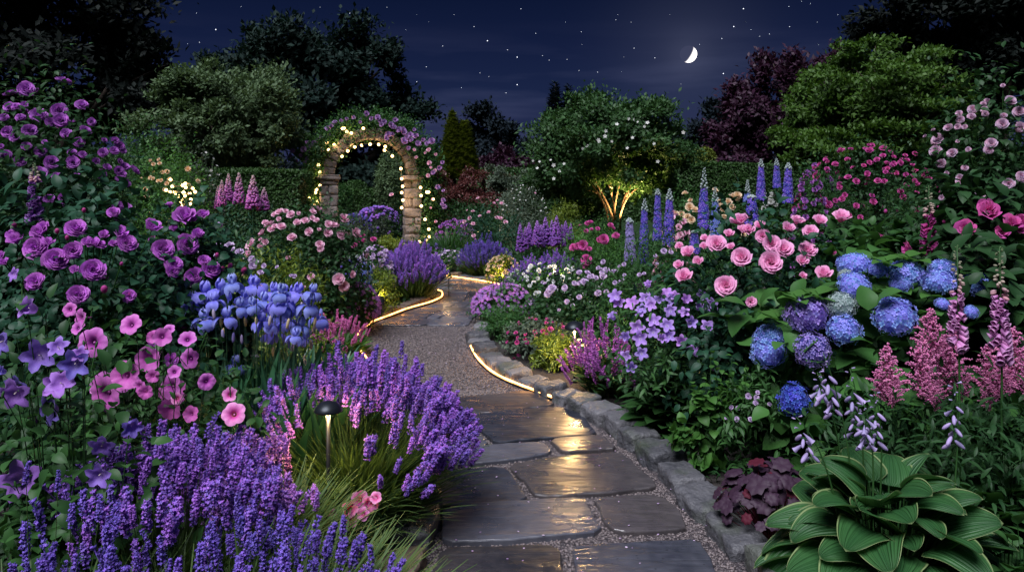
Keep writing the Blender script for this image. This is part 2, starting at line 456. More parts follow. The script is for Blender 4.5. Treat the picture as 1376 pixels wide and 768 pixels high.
LEAF_FAR = Geo([(0, 0, 0), (-.27, .05, .45), (0, -.04, 1), (.27, .05, .45)], [(0, 3, 2), (0, 2, 1)], None, 0, [0, 1, 1, 1])
LEAF_MID = blade(2, 3, ovate(.3), .7, .25)
LEAF_NEAR = blade(4, 5, ovate(.32), .8, .22, .05)
LEAF_WIDE = blade(4, 6, ovate(.42), .9, .2, .08)
LEAF_SLIM = blade(2, 4, ovate(.14), .7, .2)
LEAF_GRASS = blade(1, 5, strap(.011), .55, 0)
LEAF_STRAP = blade(2, 7, strap(.05), .55, .3)
NEEDLE = blade(1, 2, lambda V: .05 * (1 - V * .7), .3, 0)

def petal(prof, phi, dphi, nu, nv, shift=0., ruffle=0., ph=0.):
    """slice of a surface of revolution: prof = list of (rho, z) from base to rim; dphi = half-width function of v"""
    pr = np.array(prof, float); tt = np.linspace(0, 1, len(pr))
    def fn(U, V):
        a = (U - .5) * 2; rho = np.interp(V, tt, pr[:, 0]); z = np.interp(V, tt, pr[:, 1])
        an = phi + a * dphi(V); rho = rho + shift * a * V
        z = z + ruffle * np.sin(a * 5 + ph) * V ** 2 - .20 * (a ** 4) * V ** 2 * (.25 + abs(pr[-1, 1]))
        return rho * np.cos(an), rho * np.sin(an), z
    return grid(nu, nv, fn)
def rose(rings=((3, .12, .5), (4, .3, .62), (5, .55, .8), (6, .9, .95), (6, 1.1, 1.0)), nu=4, nv=4, sd=0):
    rg = np.random.default_rng(sd); gs = []
    for k, (n, tilt, ln) in enumerate(rings):
        for i in range(n):
            ti = tilt + rg.normal() * .06; L = ln * (1 + rg.normal() * .05)
            v = np.linspace(0, 1, 7); th = ti * (.95 - .35 * v) + .9 * v ** 4 * (1 if k > 2 else .1)
            rho = .03 + .02 * k + np.concatenate([[0], np.cumsum(np.sin(th[:-1]) * L / 6)]); z = np.concatenate([[0], np.cumsum(np.cos(th[:-1]) * L / 6)])
            w = 1.05 if k < 2 else .72
            p = petal(list(zip(rho, z)), 2 * PI * (i + .37 * k) / n + rg.normal() * .12, lambda V, w=w: w * np.sin(PI * (.22 + .50 * V)) ** .6, nu, nv, .06, .05, rg.random() * 6)
            p.r[:] = rg.random(); p.g = np.clip(p.g * .75 + .05 * k, 0, 1)
            gs.append(p)
    G = join(gs); G.V /= np.percentile(np.hypot(G.V[:, 0], G.V[:, 1]), 97); G.V[:, 2] -= .25
    return G
FULL = ((3, .05, .50), (4, .16, .60), (5, .28, .68), (6, .42, .75), (6, .58, .81), (7, .78, .84), (7, 1.04, .84))
ROSE = [rose(FULL, sd=i) for i in range(3)]
ROSE_CUP = [rose(((3, .05, .62), (4, .14, .74), (5, .26, .84), (5, .44, .94), (5, .72, .98)), sd=5 + i) for i in range(2)]
ROSE_LO = [rose(((3, .15, .62), (5, .42, .8), (6, .8, .92), (6, 1.15, .88)), 2, 3, sd=9 + i) for i in range(3)]
POM = [rose(((3, .05, .45), (5, .2, .54), (6, .36, .62), (8, .54, .68), (9, .74, .72), (10, .98, .74), (9, 1.3, .72)), 3, 3, sd=20 + i) for i in range(3)]
BUD = xf(ICO1, None, None, 1); BUD.V = BUD.V * np.array((.6, .6, .9)); BUD.g = np.full(len(BUD.V), .6)

def disc_flower(rows, lobes, depth_lobe, sharp=1., seg=6, ruffle=.04, sd=0):
    """rows: (radius, z, g) from throat to rim; lobes at the rim"""
    n = lobes * seg; rw = np.array(rows, float); nv = len(rw) - 1
    def fn(U, V):
        idx = V * nv; rr = np.interp(idx, np.arange(nv + 1), rw[:, 0]); z = np.interp(idx, np.arange(nv + 1), rw[:, 1])
        a = U * 2 * PI; lob = np.abs(np.cos(a * lobes / 2)) ** sharp
        k = np.clip((V - .35) / .65, 0, 1)
        rr = rr * (1 - depth_lobe * (1 - lob) * k)
        z = z + ruffle * np.sin(a * lobes * 2 + sd) * k * rr + .10 * (1 - lob) * k * rr
        return rr * np.cos(a), rr * np.sin(a), z
    def gf(U, V): return np.interp(V * nv, np.arange(nv + 1), rw[:, 2])
    return grid(n, nv, fn, wrap=True, gf=gf)
PETUNIA = [join([disc_flower([(.07, -1.0, 0), (.10, -.55, 0), (.2, -.2, .1), (.5, .02, .45), (.8, .06, .8), (1, .0 + .05 * i, 1)], 5, .16, .8, 6, .07, i * 2),
                 xf(ICO0, None, (0, 0, -.25), .09)]) for i in range(3)]
STARBELL = [join([disc_flower([(.05, -.15, 0), (.32, -.1, .15), (.55, .12, .4), (.8, .32, .75), (1.15, .38 - .12 * i, 1)], 5, .46, 1.4, 4, .02, i),
                  xf(Geo(ICO0.V * (.05, .05, .22), ICO0.T, None, 1), None, (0, 0, .1))]) for i in range(2)] + [join([disc_flower([(.05, -.25, 0), (.30, -.15, .15), (.46, .25, .4), (.58, .62, .75), (.98, .80, 1)], 5, .46, 1.4, 4, .02, 3), xf(Geo(ICO0.V * (.05, .05, .22), ICO0.T, None, 1), None, (0, 0, .3))])]
BELL = disc_flower([(.08, 0, .5), (.2, .08, .55), (.27, .45, .6), (.33, .85, .65), (.5, 1.1, 1), (.3, 1.0, .3), (.2, .6, 0)], 4, .12, 1, 2, .03)
def floret(n=5, w=.5, cup=.25):
    V = [(0, 0, 0)]; Q = []; g = [0]
    for i in range(n):
        a = 2 * PI * i / n; b = w
        V += [(.62 * math.cos(a - b), .62 * math.sin(a - b), cup * .5), (math.cos(a), math.sin(a), cup * .8), (.62 * math.cos(a + b), .62 * math.sin(a + b), cup * .5)]
        g += [.7, 1, .7]; Q.append((0, 1 + 3 * i, 2 + 3 * i, 3 + 3 * i))
    return Geo(V, None, Q, 0, g)
FLORET5 = join([floret(5, .55), xf(ICO0, None, (0, 0, .12), .16, 1)])
FLORET4 = floret(4, .60, .30)
def iris_flower(sd):
    rg = np.random.default_rng(sd); gs = []
    for i in range(3):
        a = 2 * PI * i / 3 + rg.normal() * .15
        std = [(.05, 0), (.26, .2), (.42, .45), (.46, .72), (.38, .95), (.2, 1.08)]
        gs.append(petal(std, a, lambda V: .82 * np.sin(PI * (.1 + .75 * V)) ** .6, 6, 5, .10, .16, rg.random() * 6)); gs[-1].g = .35 + .65 * gs[-1].g
        fal = [(.06, 0), (.4, .12), (.78, .10), (1.05, -.12), (1.15, -.45), (1.05, -.72)]
        p = petal(fal, a + PI / 3, lambda V: .80 * np.sin(PI * (.08 + .8 * V)) ** .7, 6, 5, .0, .16, rg.random() * 6)
        gs.append(p)
    G = join(gs); G.V = G.V + rg.normal(size=G.V.shape) * .022
    return G
IRIS = [iris_flower(i) for i in range(3)]
def lav_head(sd, nw=8, nb=7, blob=ICO0, fat=.82):
    rg = np.random.default_rng(sd); P, S = [], []
    zs = [0.02] + list(np.linspace(.26, 1, nw - 1))
    for k, z in enumerate(zs):
        n = nb if k < nw - 2 else max(3, nb - 2 * (k - nw + 3)); rad = .135 * fat * (1 if 0 < k < nw - 1 else .7)
        for i in range(n):
            a = 2 * PI * (i + rg.random() * .6) / n
            q = rad * (1 + rg.normal() * .16); P.append((q * math.cos(a), q * math.sin(a), z + rg.normal() * .035)); S.append(.074 * fat * (1 + rg.normal() * .28))
        P.append((0, 0, z)); S.append(.09 * fat)
    P = np.array(P); S = np.array(S)
    R = np.repeat(np.eye(3)[None], len(P), 0)
    G = stamp(blob, R, P, np.stack([S, S, S * 1.15], -1), rg.random(len(P)))
    G.g = np.repeat(rg.random(len(P)), len(blob.V))
    return G
def lav_spike(sd, nw=9, nb=8, fat=1., blob=OCT, gap=.2, cor=True):
    """whorls of pointed calyces with small open corollas"""
    rg = np.random.default_rng(sd); P, D, S = [], [], []
    zs = ([0.0] if gap else []) + list(np.linspace(gap, .97, nw))
    bx, by = rg.normal(size=2) * .05
    for k, z in enumerate(zs):
        top = k / (len(zs) - 1); n = max(3, int(nb * (1 - .35 * top ** 3) * (.75 if k == 0 else 1) + rg.normal() * .8)); rad = .088 * fat * (1 - .45 * top ** 4) * (1 + rg.normal() * .1)
        for i in range(n):
            a = 2 * PI * (i + rg.random() * .7) / n
            if rg.random() < .06: continue
            P.append((bx * z * z * 3 + rad * math.cos(a), by * z * z * 3 + rad * math.sin(a), z + rg.normal() * .022)); D.append((math.cos(a), math.sin(a), .55 + 1.2 * top)); S.append(fat * (1 + rg.normal() * .25))
    P = np.array(P); D = np.array(D); S = np.array(S); n = len(P); R = frames(D, (0, 0, 1))
    G = stamp(blob, R, P, np.stack([S * .042, S * .042, S * .075], -1), rg.random(n)); G.g = np.clip(np.repeat(rg.random(n) * .6, len(blob.V)), 0, 1)
    gs = [G, xf(tube([(0, 0, 0), (bx * 3, by * 3, 1)], .02, 4), None, None)]
    if cor:
        m_ = rg.random(n) < .6; F = floret(4, .6, .2); Fg = stamp(F, spin(R[m_], int(m_.sum())), P[m_] + unit(D[m_]) * .07 * fat, S[m_] * .048, rg.random(int(m_.sum()))); Fg.g = np.full(len(Fg.V), 1.)
        gs.append(Fg)
    return join(gs)
LAVN = [lav_spike(i, 8 + i % 3, 8, .95 + .12 * (i % 3), gap=.14 + .05 * (i % 3)) for i in range(8)]
LAVF = [lav_spike(20 + i, 6, 5, 1.15, cor=False) for i in range(3)]
SALV = [lav_spike(30 + i, 13, 5, .62, gap=.05) for i in range(3)]

def rand_unit_up(k, zmin=-.3):
    d = rvec(k * 4); d = d[d[:, 2] > zmin][:k]
    while len(d) < k: d = np.concatenate([d, d])[:k]
    return d
def leaf_cloud(c, rad, n, size, tmpl=LEAF_MID, K=None, sig=.2, inner=.35, zmin=-.6, up=.35, floor=.03, m=0, droop=0., lump=.16):
    c = np.asarray(c, float); rad = np.broadcast_to(np.asarray(rad, float), (3,))
    K = K or max(8, n // 60)
    kd = rand_unit_up(K, zmin) * (1 - lump + 2 * lump * RNG.random(K))[:, None]
    i = RNG.integers(0, K, n)
    P = kd[i] + RNG.normal(size=(n, 3)) * sig * (1 - .0 * i[:, None])
    ni = int(n * inner)
    P[:ni] = unit(P[:ni]) * (RNG.random(ni)[:, None] ** .5 * .9)
    out = unit(P / rad)
    pos = c + P * rad
    pos[:, 2] = np.where(pos[:, 2] < floor, floor + RNG.random(n) * .06, pos[:, 2])
    d = unit(out * .6 + rvec(n) * .9 + np.array((0, 0, .15 - droop)))
    hint = out * .5 + np.array((0, 0, 1.)) * (.4 + up) + rvec(n) * .35
    R = frames(d, hint)
    s = size * (.65 + .7 * RNG.random(n))
    return stamp(tmpl, R, pos, s, None, m)
def on_surf(c, rad, px, py, push=1.0):
    d = np.array(((px - CX) / FPX, 1., (CY - py) / FPX)); o = np.array((0, 0, H)); rad = np.asarray(rad) * push
    a = ((d / rad) ** 2).sum(); b = 2 * (d * (o - c) / rad ** 2).sum(); cc = (((o - c) / rad) ** 2).sum() - 1
    D = b * b - 4 * a * cc
    t = (-b - math.sqrt(D)) / (2 * a) if D > 0 else -b / (2 * a)
    return o + d * t
SURF = {}
def more(th, bname, lst, bvars, bmat, off=(0, 0), sc=1., face=.5, up=.3, hi=None):
    c, rad, push = SURF[th.name]; pts = []; szs = []
    for b in lst:
        p = on_surf(c, rad, off[0] + sc * b[0], off[1] + sc * b[1], push); pts.append(p); szs.append(b[2] * sc / 2 * p[1] / FPX)
    pts = np.array(pts); k = len(pts); o = unit((pts - c) / rad ** 2); cd = unit(np.array((0, 0, H)) - pts)
    f = unit(o * .6 + cd * face + np.array((0, 0, up)) + rvec(k) * .3)
    parts(bname, th, bvars, spin(frames(f, (0, 0, 1)), k), pts, np.array(szs), bmat)
    for i in range(k): part('stem', stems((pts - f * np.array(szs)[:, None] * .3)[i:i + 1], (c + (pts - c) * .6)[i:i + 1], .003), M['leaf_mid'], th)
def bush(name, label, cat, px, Y, wpx, top, n, lsize, tmpl, lmat, blooms=(), bvars=None, bmat=None, bname='bloom', extra=(0, .03), dy=.8,
         group=None, bud=None, budmat=None, K=None, sig=.15, stem_m=None, off=(0, 0), sc=1., zb=0., limit=100, up=.35, face=.5, push=1.18, inner=.35, shoots=0):
    """px, wpx, top in photograph pixels; blooms: (x, y, diameter[, 'b']) in tile pixels mapped by off + sc * x"""
    X = wx(px, Y); rx = wpx / 2 * Y / FPX; zt = wz(top, Y)
    zc = zb + (zt - zb) * .48; rz = (zt - zc); c = np.array((X, Y, zc)); rad = np.array((rx, rx * dy, rz)) * .94
    th = thing(name, label, cat, (X, Y, 0), group); SURF[th.name] = (c, rad, push)
    gs = [leaf_cloud(c, rad, n, lsize, tmpl, K, sig, inner, zmin=-.85 if zb < .05 else -.7, up=up)]
    if shoots:
        q = rand_unit_up(shoots, .25) * rad * 1.0 + c; e = q + (rvec(shoots) * .3 + np.array((0, 0, 1))) * (lsize * 3)
        gs.append(stems(q, e, .0015 * Y / 4, m=0))
        for f in (.35, .6, .85, 1.):
            gs.append(stamp(tmpl, frames(unit(rvec(shoots) + np.array((0, 0, .5))), (0, 0, 1)), q + (e - q) * f, lsize * .6))
    pts, szs, bu = [], [], []
    for b in blooms:
        x, y = off[0] + sc * b[0], off[1] + sc * b[1]
        p = on_surf(c, rad, x, y, push); pts.append(p); szs.append(b[2] * sc / 2 * p[1] / FPX); bu.append(len(b) > 3)
    ne, es = extra
    if ne:
        d = rand_unit_up(ne, -.25); e = c + d * rad * push
        pts += list(e); szs += list(es * (.7 + .6 * RNG.random(ne))); bu += [False] * ne
    if pts:
        pts = np.array(pts); szs = np.array(szs); bu = np.array(bu); k = len(pts)
        o = unit((pts - c) / rad ** 2); cam_d = unit(np.array((0, 0, H)) - pts)
        f = unit(o * .7 + cam_d * face + np.array((0, 0, .3)) + rvec(k) * .4)
        R = spin(frames(f, (0, 0, 1)), k)
        gs.append(stems(pts - f * szs[:, None] * .3, c + (pts - c) * .72, .0022, m=0))
        if bvars is None: bvars = ROSE
        ib = ~bu
        if ib.any(): parts(bname, th, bvars, R[ib], pts[ib], szs[ib], bmat, limit)
        if bu.any(): parts('bud', th, [BUD], R[bu], pts[bu], szs[bu], budmat or bmat)
    part('foliage', join(gs), [lmat], th)
    return th

# ------------------------------------------------------------------ plant builders
def spike_bush(name, label, cat, px, Y, base_py, R, hgt, n, hl, heads, hmat, lmat, nleaf=400, leaf=LEAF_GRASS, llen=.3, group=None, spread=.4,
               lean=(0, 0), zvar=.12, hname='flower_spike', limit=100, flat=.45, region=None, hi=None, base_z=0., headwide=1., stem_r=.0016):
    X = wx(px, Y); base = np.array((X, Y, base_z))
    th = thing(name, label, cat, base, group)
    ph = RNG.random(n) * 2 * PI; rho = RNG.random(n) ** .55
    tip = np.stack([np.cos(ph) * rho * R + lean[0], np.sin(ph) * rho * R + lean[1], hgt * (1 - flat * rho ** 2.2) * (1 + RNG.normal(size=n) * zvar)], -1) + base
    if region is not None:
        keep = region(tip - base); tip = tip[keep]; rho = rho[keep]; n = len(tip)
    foot = base + (tip - base) * np.array((spread, spread, 0))
    d = unit(unit(tip - foot) + np.array((0, 0, .35)) + rvec(n) * .12)
    s = hl * (.7 + .55 * RNG.random(n))
    start = tip - d * s[:, None]
    gs = [stems(foot, start, stem_r, np.stack([(tip[:, 0] - foot[:, 0]) * -.12, (tip[:, 1] - foot[:, 1]) * -.12, np.full(n, .03)], -1))]
    ph = RNG.random(nleaf) * 2 * PI; q = RNG.random(nleaf) ** .6
    fb = base + np.stack([np.cos(ph) * q * R * (spread + .15), np.sin(ph) * q * R * (spread + .15), RNG.random(nleaf) * hgt * .25], -1)
    dl = unit(np.stack([np.cos(ph) * q * .8, np.sin(ph) * q * .8, np.full(nleaf, .9)], -1) + rvec(nleaf) * .28)
    gs.append(stamp(leaf, frames(dl, np.array((0, 0, 1.)) + rvec(nleaf) * .3), fb, llen * (.6 + .7 * RNG.random(nleaf))))
    part('foliage', join(gs), [lmat], th)
    parts(hname, th, heads, spin(frames(d, (0, 1, .3)), n), start, s, hmat, limit, hi)
    return th
def base_leaves(c, n, R, size, tmpl, z0=.0, z1=.3, m=0, outw=.7):
    ph = RNG.random(n) * 2 * PI; q = RNG.random(n)
    P = np.asarray(c) + np.stack([np.cos(ph) * q * R, np.sin(ph) * q * R, z0 + (z1 - z0) * RNG.random(n)], -1)
    d = unit(np.stack([np.cos(ph) * outw, np.sin(ph) * outw, np.full(n, .6)], -1) + rvec(n) * .35)
    return stamp(tmpl, frames(d, np.array((0, 0, 1.)) + rvec(n) * .2), P, size * (.6 + .7 * RNG.random(n)), None, m)
def delphinium(label, px, Y, top, bot, wpx, fmat, tip=.25, lmat=None, lean=0., group='delphiniums', cat='delphinium', name='delphinium'):
    X = wx(px, Y); zt, zb = wz(top, Y), max(.12, wz(bot, Y)); w = wpx / 2 * Y / FPX
    th = thing(name, label, cat, (X, Y, 0), group)
    base = np.array((X - lean * .4, Y, 0.)); top_p = np.array((X + lean, Y, zt))
    cur = curve(base, top_p, (0, 0, 0), 8)
    leaves = base_leaves((X, Y, 0), 70, .13, .11, LEAF_SLIM, .05, max(.2, zb * .9))
    part('stem', join([tube(cur, np.linspace(.007, .002, 8), 5), leaves]), [lmat or M['leaf_mid']], th)
    zf = zt - (zt - zb) * tip
    fr = max(.0085, w * .36)
    n = int(2.1 * (zf - zb) * 2 * PI * w * .8 / (PI * fr * fr)); n = min(n, 260)
    t = np.sort(RNG.random(n)); a = np.arange(n) * 2.39996 + RNG.random(n) * .4
    z = zb + (zf - zb) * t; wr = w * (1 - .5 * t ** 1.6) * (.82 + .2 * RNG.random(n))
    cx = base[0] + (top_p[0] - base[0]) * z / zt
    o = np.stack([np.cos(a), np.sin(a), np.full(n, .15)], -1)
    P = np.stack([cx + np.cos(a) * wr * .8, Y + np.sin(a) * wr * .8, z], -1)
    part('flower_spike', stamp(FLORET5, spin(frames(o, (0, 0, 1)), n), P, fr * (1.15 - .45 * t)), [fmat, M['bee']], th)
    nb = int(16 + 10 * tip * 2); tb = np.linspace(0, 1, nb); a = np.arange(nb) * 2.4
    wb = w * .42 * (1 - .75 * tb); z = zf + (zt - zf) * tb
    P = np.stack([base[0] + (top_p[0] - base[0]) * z / zt + np.cos(a) * wb, Y + np.sin(a) * wb, z], -1)
    part('bud_tip', stamp(ICO0, frames(np.stack([np.cos(a), np.sin(a), np.full(nb, 1.2)], -1), (0, 0, 1)), P, np.stack([fr * .5 * (1.1 - .6 * tb)] * 2 + [fr * .75 * (1.1 - .6 * tb)], -1)), [M['bud_pale']], th)
    return th
def foxglove(label, px, Y, top, mid, bot, wpx, fmat, group='foxgloves', lmat=None, budmat=None, face=-1.57):
    X = wx(px, Y); zt, zm, zb = wz(top, Y), wz(mid, Y), wz(bot, Y); w = wpx / 2 * Y / FPX
    th = thing('foxglove', label, 'foxglove', (X, Y, 0), group)
    part('stem', join([tube(curve((X, Y, 0), (X, Y, zt), (.01, 0, 0), 8), np.linspace(.007, .0025, 8), 5), base_leaves((X, Y, 0), 34, .16, .2, LEAF_NEAR, .02, .25)]), [lmat or M['leaf_mid']], th)
    n = int(10 + (zm - zb) / (w * .5) * 4.4); t = np.linspace(0, 1, n)
    a = face + (RNG.random(n) - .5) * 4.2
    z = zb + (zm - zb) * t; L = w * .95 * (1 - .45 * t)
    o = np.stack([np.cos(a), np.sin(a), -.62 + .2 * t], -1)
    P = np.stack([X + np.cos(a) * w * .12, Y + np.sin(a) * w * .12, z + L * .35], -1)
    ks = np.stack([L * .85, L * .85, L * .85], -1)
    Rm = frames(o, (0, 0, 1))
    for i in range(n):
        pass
    parts('bell', th, [BELL], spin(Rm, n), P, L * .82, fmat, 100)
    nb = 34; t = np.linspace(0, 1, nb); a = face + (RNG.random(nb) - .5) * 5.5
    wb = w * .42 * (1 - .75 * t) + .003; z = zm + (zt - zm) * t
    P = np.stack([X + np.cos(a) * wb, Y + np.sin(a) * wb, z], -1); sz = w * .2 * (1.1 - .75 * t)
    G = stamp(ICO1, frames(np.stack([np.cos(a), np.sin(a), -.5 + t], -1), (0, 0, 1)), P, np.stack([sz * .7, sz * .7, sz * 1.25], -1)); G.g = np.repeat(t, len(ICO1.V))
    part('bud_tip', G, [budmat or M['foxbud']], th)
    return th
def plume(Hh, Wd, sd):
    """feathery astilbe plume along +z, height Hh, half width Wd"""
    rg = np.random.default_rng(sd); P = []; S = []
    for i in range(30):
        t = i / 29; a = i * 2.4; L = Wd * 1.25 * (1 - t) ** .75 * (.7 + .45 * rg.random()) + .004; z0 = Hh * t * .92
        nb = max(3, int(L / .0032))
        for j in range(nb):
            f = (j + 1) / nb; rr = L * f; z = z0 + L * 1.05 * f + .015 * math.sin(f * 3) - .1 * L * f * f
            wob = .0045 * (1.15 - .7 * f)
            for _ in range(2):
                P.append((rr * math.cos(a) + rg.normal() * wob, rr * math.sin(a) + rg.normal() * wob, z + rg.normal() * wob)); S.append(.0046 * (1.15 - .4 * f))
    P = np.array(P); S = np.array(S)
    G = stamp(OCT, np.repeat(np.eye(3)[None], len(P), 0), P, S, rg.random(len(P))); G.g = np.repeat(rg.random(len(P)), 6)
    return G
def hydrangea_head(sd):
    rg = np.random.default_rng(sd); n = 120
    i = np.arange(n) + .5; z = 1 - i / n * 1.35; a = i * 2.39996
    rr = np.sqrt(np.clip(1 - z * z, 0, 1)); D = np.stack([rr * np.cos(a), rr * np.sin(a), z], -1) * (1 + rg.normal(size=(n, 1)) * .055)
    P = D * np.array((1, 1, .78))
    d = unit(D + rg.normal(size=(n, 3)) * .28)
    save = RNG.random
    P[:, 0] *= 1 + .12 * sd % .2; P[:, 2] *= .9 + .1 * (sd % 3)
    G = stamp(FLORET4, spin(frames(d, (0, 0, 1)), n), P, .175 * (1 + rg.normal(size=n) * .14), rg.random(n))
    core = xf(ICO2, None, None, .9, 0); core.V = core.V * np.array((1, 1, .78)); core.g[:] = 0; core.V[:, 2] = np.maximum(core.V[:, 2], -.3)
    return join([G, core])

def rock(lx, ly, lz, sd, n=8, rough=.06, power=5.):
    """weathered block centred on its base"""
    gs = []
    t = np.linspace(-1, 1, n + 1)
    A, B = np.meshgrid(t, t, indexing='ij'); one = np.ones_like(A)
    i = np.arange(n)[:, None]; j = np.arange(n)[None]; q = np.stack([i * (n + 1) + j, (i + 1) * (n + 1) + j, (i + 1) * (n + 1) + j + 1, i * (n + 1) + j + 1], -1).reshape(-1, 4)
    for f in ((A, B, one), (B, A, -one), (one, A, B), (-one, B, A), (B, one, A), (A, -one, B)):
        gs.append(Geo(np.stack(f, -1).reshape(-1, 3), None, q))
    G = join(gs); V = G.V
    V = V / (np.abs(V) ** power).sum(1, keepdims=True) ** (1 / power)
    off = Vector((sd * 3.17, sd * 1.31, sd * .77))
    k = min(lx, ly, lz)
    out = np.empty_like(V); hs = np.array((lx, ly, lz)) / 2
    rg = np.random.default_rng(abs(int(sd))); tilt = rg.normal(size=3) * .05; sh = rg.normal() * .06
    for m_, v in enumerate(V):
        p = Vector(v * hs)
        d = noise.noise_vector(p * (2.2 / k) + off) * (k * rough * 1.4) + noise.noise_vector(p * (7 / k) + off) * (k * rough * .5)
        out[m_] = (p.x + d.x + sh * p.z, p.y + d.y + sh * .5 * p.x, p.z + d.z + tilt[0] * p.x + tilt[1] * p.y)
    out[:, 2] += lz / 2
    G.V = out; G.g = (V[:, 2] + 1) / 2
    return G
def rotz(a): c, s = math.cos(a), math.sin(a); return np.array(((c, -s, 0), (s, c, 0), (0, 0, 1.)))

# ------------------------------------------------------------------ materials used
seed(11)
M = {}
M['soil'] = stone_mat('soil', (.008, .006, .006), (.03, .024, .022), 5, .95, 1.0)
M['grass'] = leaf_mat('lawn', (.010, .022, .010), (.018, .04, .014), .9, 0, .1)
M['gravel'] = gravel_mat()
M['pebble'] = stone_mat('pebble', (.018, .015, .017), (.20, .165, .165), 60, .42, .1)
M['slab'] = stone_mat('wet_slate', (.015, .018, .027), (.088, .090, .112), 2.6, .50, .55, wet=.17, spots=(.012, .012, .014))
M['slab_brown'] = stone_mat('wet_brown_slate', (.018, .018, .022), (.086, .074, .076), 2.4, .48, .55, wet=.16)
M['edging'] = stone_mat('edging_stone', (.026, .028, .035), (.155, .152, .165), 7, .55, .9, moss=(.04, .055, .03))
M['edging_warm'] = stone_mat('warm_edging_stone', (.05, .035, .028), (.20, .14, .105), 7, .75, .8)
M['masonry'] = stone_mat('arch_masonry', (.10, .087, .085), (.32, .275, .26), 5, .85, .9)
M['mortar'] = stone_mat('mortar', (.05, .042, .04), (.12, .10, .09), 8, .95, .6)
M['bark'] = stone_mat('bark', (.02, .014, .01), (.07, .05, .035), 9, .9, 1.0)
M['bark_gold'] = stone_mat('tan_bark', (.07, .042, .022), (.22, .13, .07), 9, .75, .7)
M['black'] = plain_mat('black_metal', (.018, .022, .028), .38, .6)
M['warm'] = plain_mat('warm_bulb', (.8, .6, .3), .4, 0, (1.0, .62, .24), 9)
M['bulb'] = plain_mat('fairy_bulb', (.8, .6, .3), .4, 0, (1.0, .60, .22), 7)
M['led'] = plain_mat('led_strip', (.8, .6, .3), .4, 0, (1.0, .42, .11), 6.5)
def hosta_mat():
    m = M['leaf_hosta']; nt = m.node_tree; N = nt.nodes.new; L = nt.links.new; r = _attr(N, 'r')
    w = _math(N, L, 'ADD', _math(N, L, 'MULTIPLY', _math(N, L, 'SINE', _math(N, L, 'MULTIPLY', r, 38.0)), .5), .5)
    b = N('ShaderNodeBump'); b.inputs['Strength'].default_value = .9; b.inputs['Distance'].default_value = .004; L(w, b.inputs['Height'])
    p = [x for x in nt.nodes if x.type == 'BSDF_PRINCIPLED'][0]; L(b.outputs[0], p.inputs['Normal'])
    old = p.inputs['Base Color'].links[0].from_socket
    nz = N('ShaderNodeTexNoise'); g = N('ShaderNodeTexCoord'); L(g.outputs['Object'], nz.inputs[0]); nz.inputs['Scale'].default_value = 5; nz.inputs['Detail'].default_value = 5
    f = _math(N, L, 'MULTIPLY', _math(N, L, 'ADD', _math(N, L, 'MULTIPLY', w, .5), nz.outputs[0]), .30)
    L(_mixc(N, L, f, old, (.012, .05, .018)), p.inputs['Base Color'])
def led_mat():
    m = M['led']; nt = m.node_tree; g = nt.nodes.new('ShaderNodeNewGeometry'); nz = nt.nodes.new('ShaderNodeTexNoise'); nz.inputs['Scale'].default_value = 9; nz.inputs['Detail'].default_value = 3
    nt.links.new(g.outputs['Position'], nz.inputs[0]); mr = nt.nodes.new('ShaderNodeMapRange'); nt.links.new(nz.outputs[0], mr.inputs[0])
    mr.inputs[1].default_value = .35; mr.inputs[2].default_value = .65; mr.inputs[3].default_value = 3.5; mr.inputs[4].default_value = 10
    p = [x for x in nt.nodes if x.type == 'BSDF_PRINCIPLED'][0]; nt.links.new(mr.outputs[0], p.inputs['Emission Strength'])
led_mat()
M['leaf_hyd'] = leaf_mat('hydrangea_leaf', (.022, .080, .018), (.065, .180, .040), .5, .25, .3)
M['wire'] = plain_mat('dark_wire', (.02, .025, .02), .6)
M['moss'] = leaf_mat('moss', (.02, .05, .01), (.05, .1, .02))
# leaves: base colours
M['leaf_teal'] = leaf_mat('rose_leaf_teal', (.007, .034, .019), (.026, .088, .046), .5, .15, .22)
M['leaf_dark'] = leaf_mat('dark_leaf', (.008, .032, .011), (.030, .085, .026), .5, .18, .22)
M['leaf_mid'] = leaf_mat('mid_leaf', (.016, .056, .016), (.052, .145, .036), .5, .25, .25)
M['leaf_fresh'] = leaf_mat('fresh_leaf', (.030, .095, .018), (.085, .22, .045), .5, .3, .25)
M['leaf_yellow'] = leaf_mat('chartreuse_leaf', (.07, .12, .015), (.20, .27, .03), .45, .3, .4)
M['leaf_grey'] = leaf_mat('grey_green_leaf', (.04, .065, .045), (.11, .15, .10), .6, .2, .3)
M['leaf_lav'] = leaf_mat('lavender_leaf', (.035, .075, .022), (.10, .17, .045), .55, .3, .25)
M['leaf_strap'] = leaf_mat('iris_leaf', (.014, .065, .032), (.045, .15, .065), .4, .2, .5)
M['leaf_red'] = leaf_mat('red_leaf', (.045, .012, .012), (.13, .035, .03), .5, .2)
M['leaf_purple'] = leaf_mat('purple_leaf', (.016, .006, .016), (.045, .016, .036), .5, .2)
M['leaf_hosta'] = leaf_mat('hosta_leaf', (.024, .098, .030), (.060, .175, .050), .45, .25, .35, patch=.4, edge=(.27, .36, .15), edge_at=.92)
M['leaf_heuchera'] = leaf_mat('heuchera_leaf', (.012, .005, .014), (.062, .028, .055), .6, .1, .3)
M['leaf_heuchera_red'] = leaf_mat('heuchera_red_leaf', (.05, .006, .016), (.11, .014, .03), .65, .2, .2)
M['tree_black'] = leaf_mat('tree_leaf_darkest', (.0022, .0045, .0042), (.007, .013, .010), .7, .1, .15)
M['tree_blue'] = leaf_mat('tree_leaf_blue_green', (.004, .012, .011), (.014, .034, .026), .7, .1, .15)
M['tree_far'] = leaf_mat('tree_leaf_far', (.008, .014, .020), (.016, .026, .034), .8, .1, .1)  # bluish haze of distance put into the leaf colour
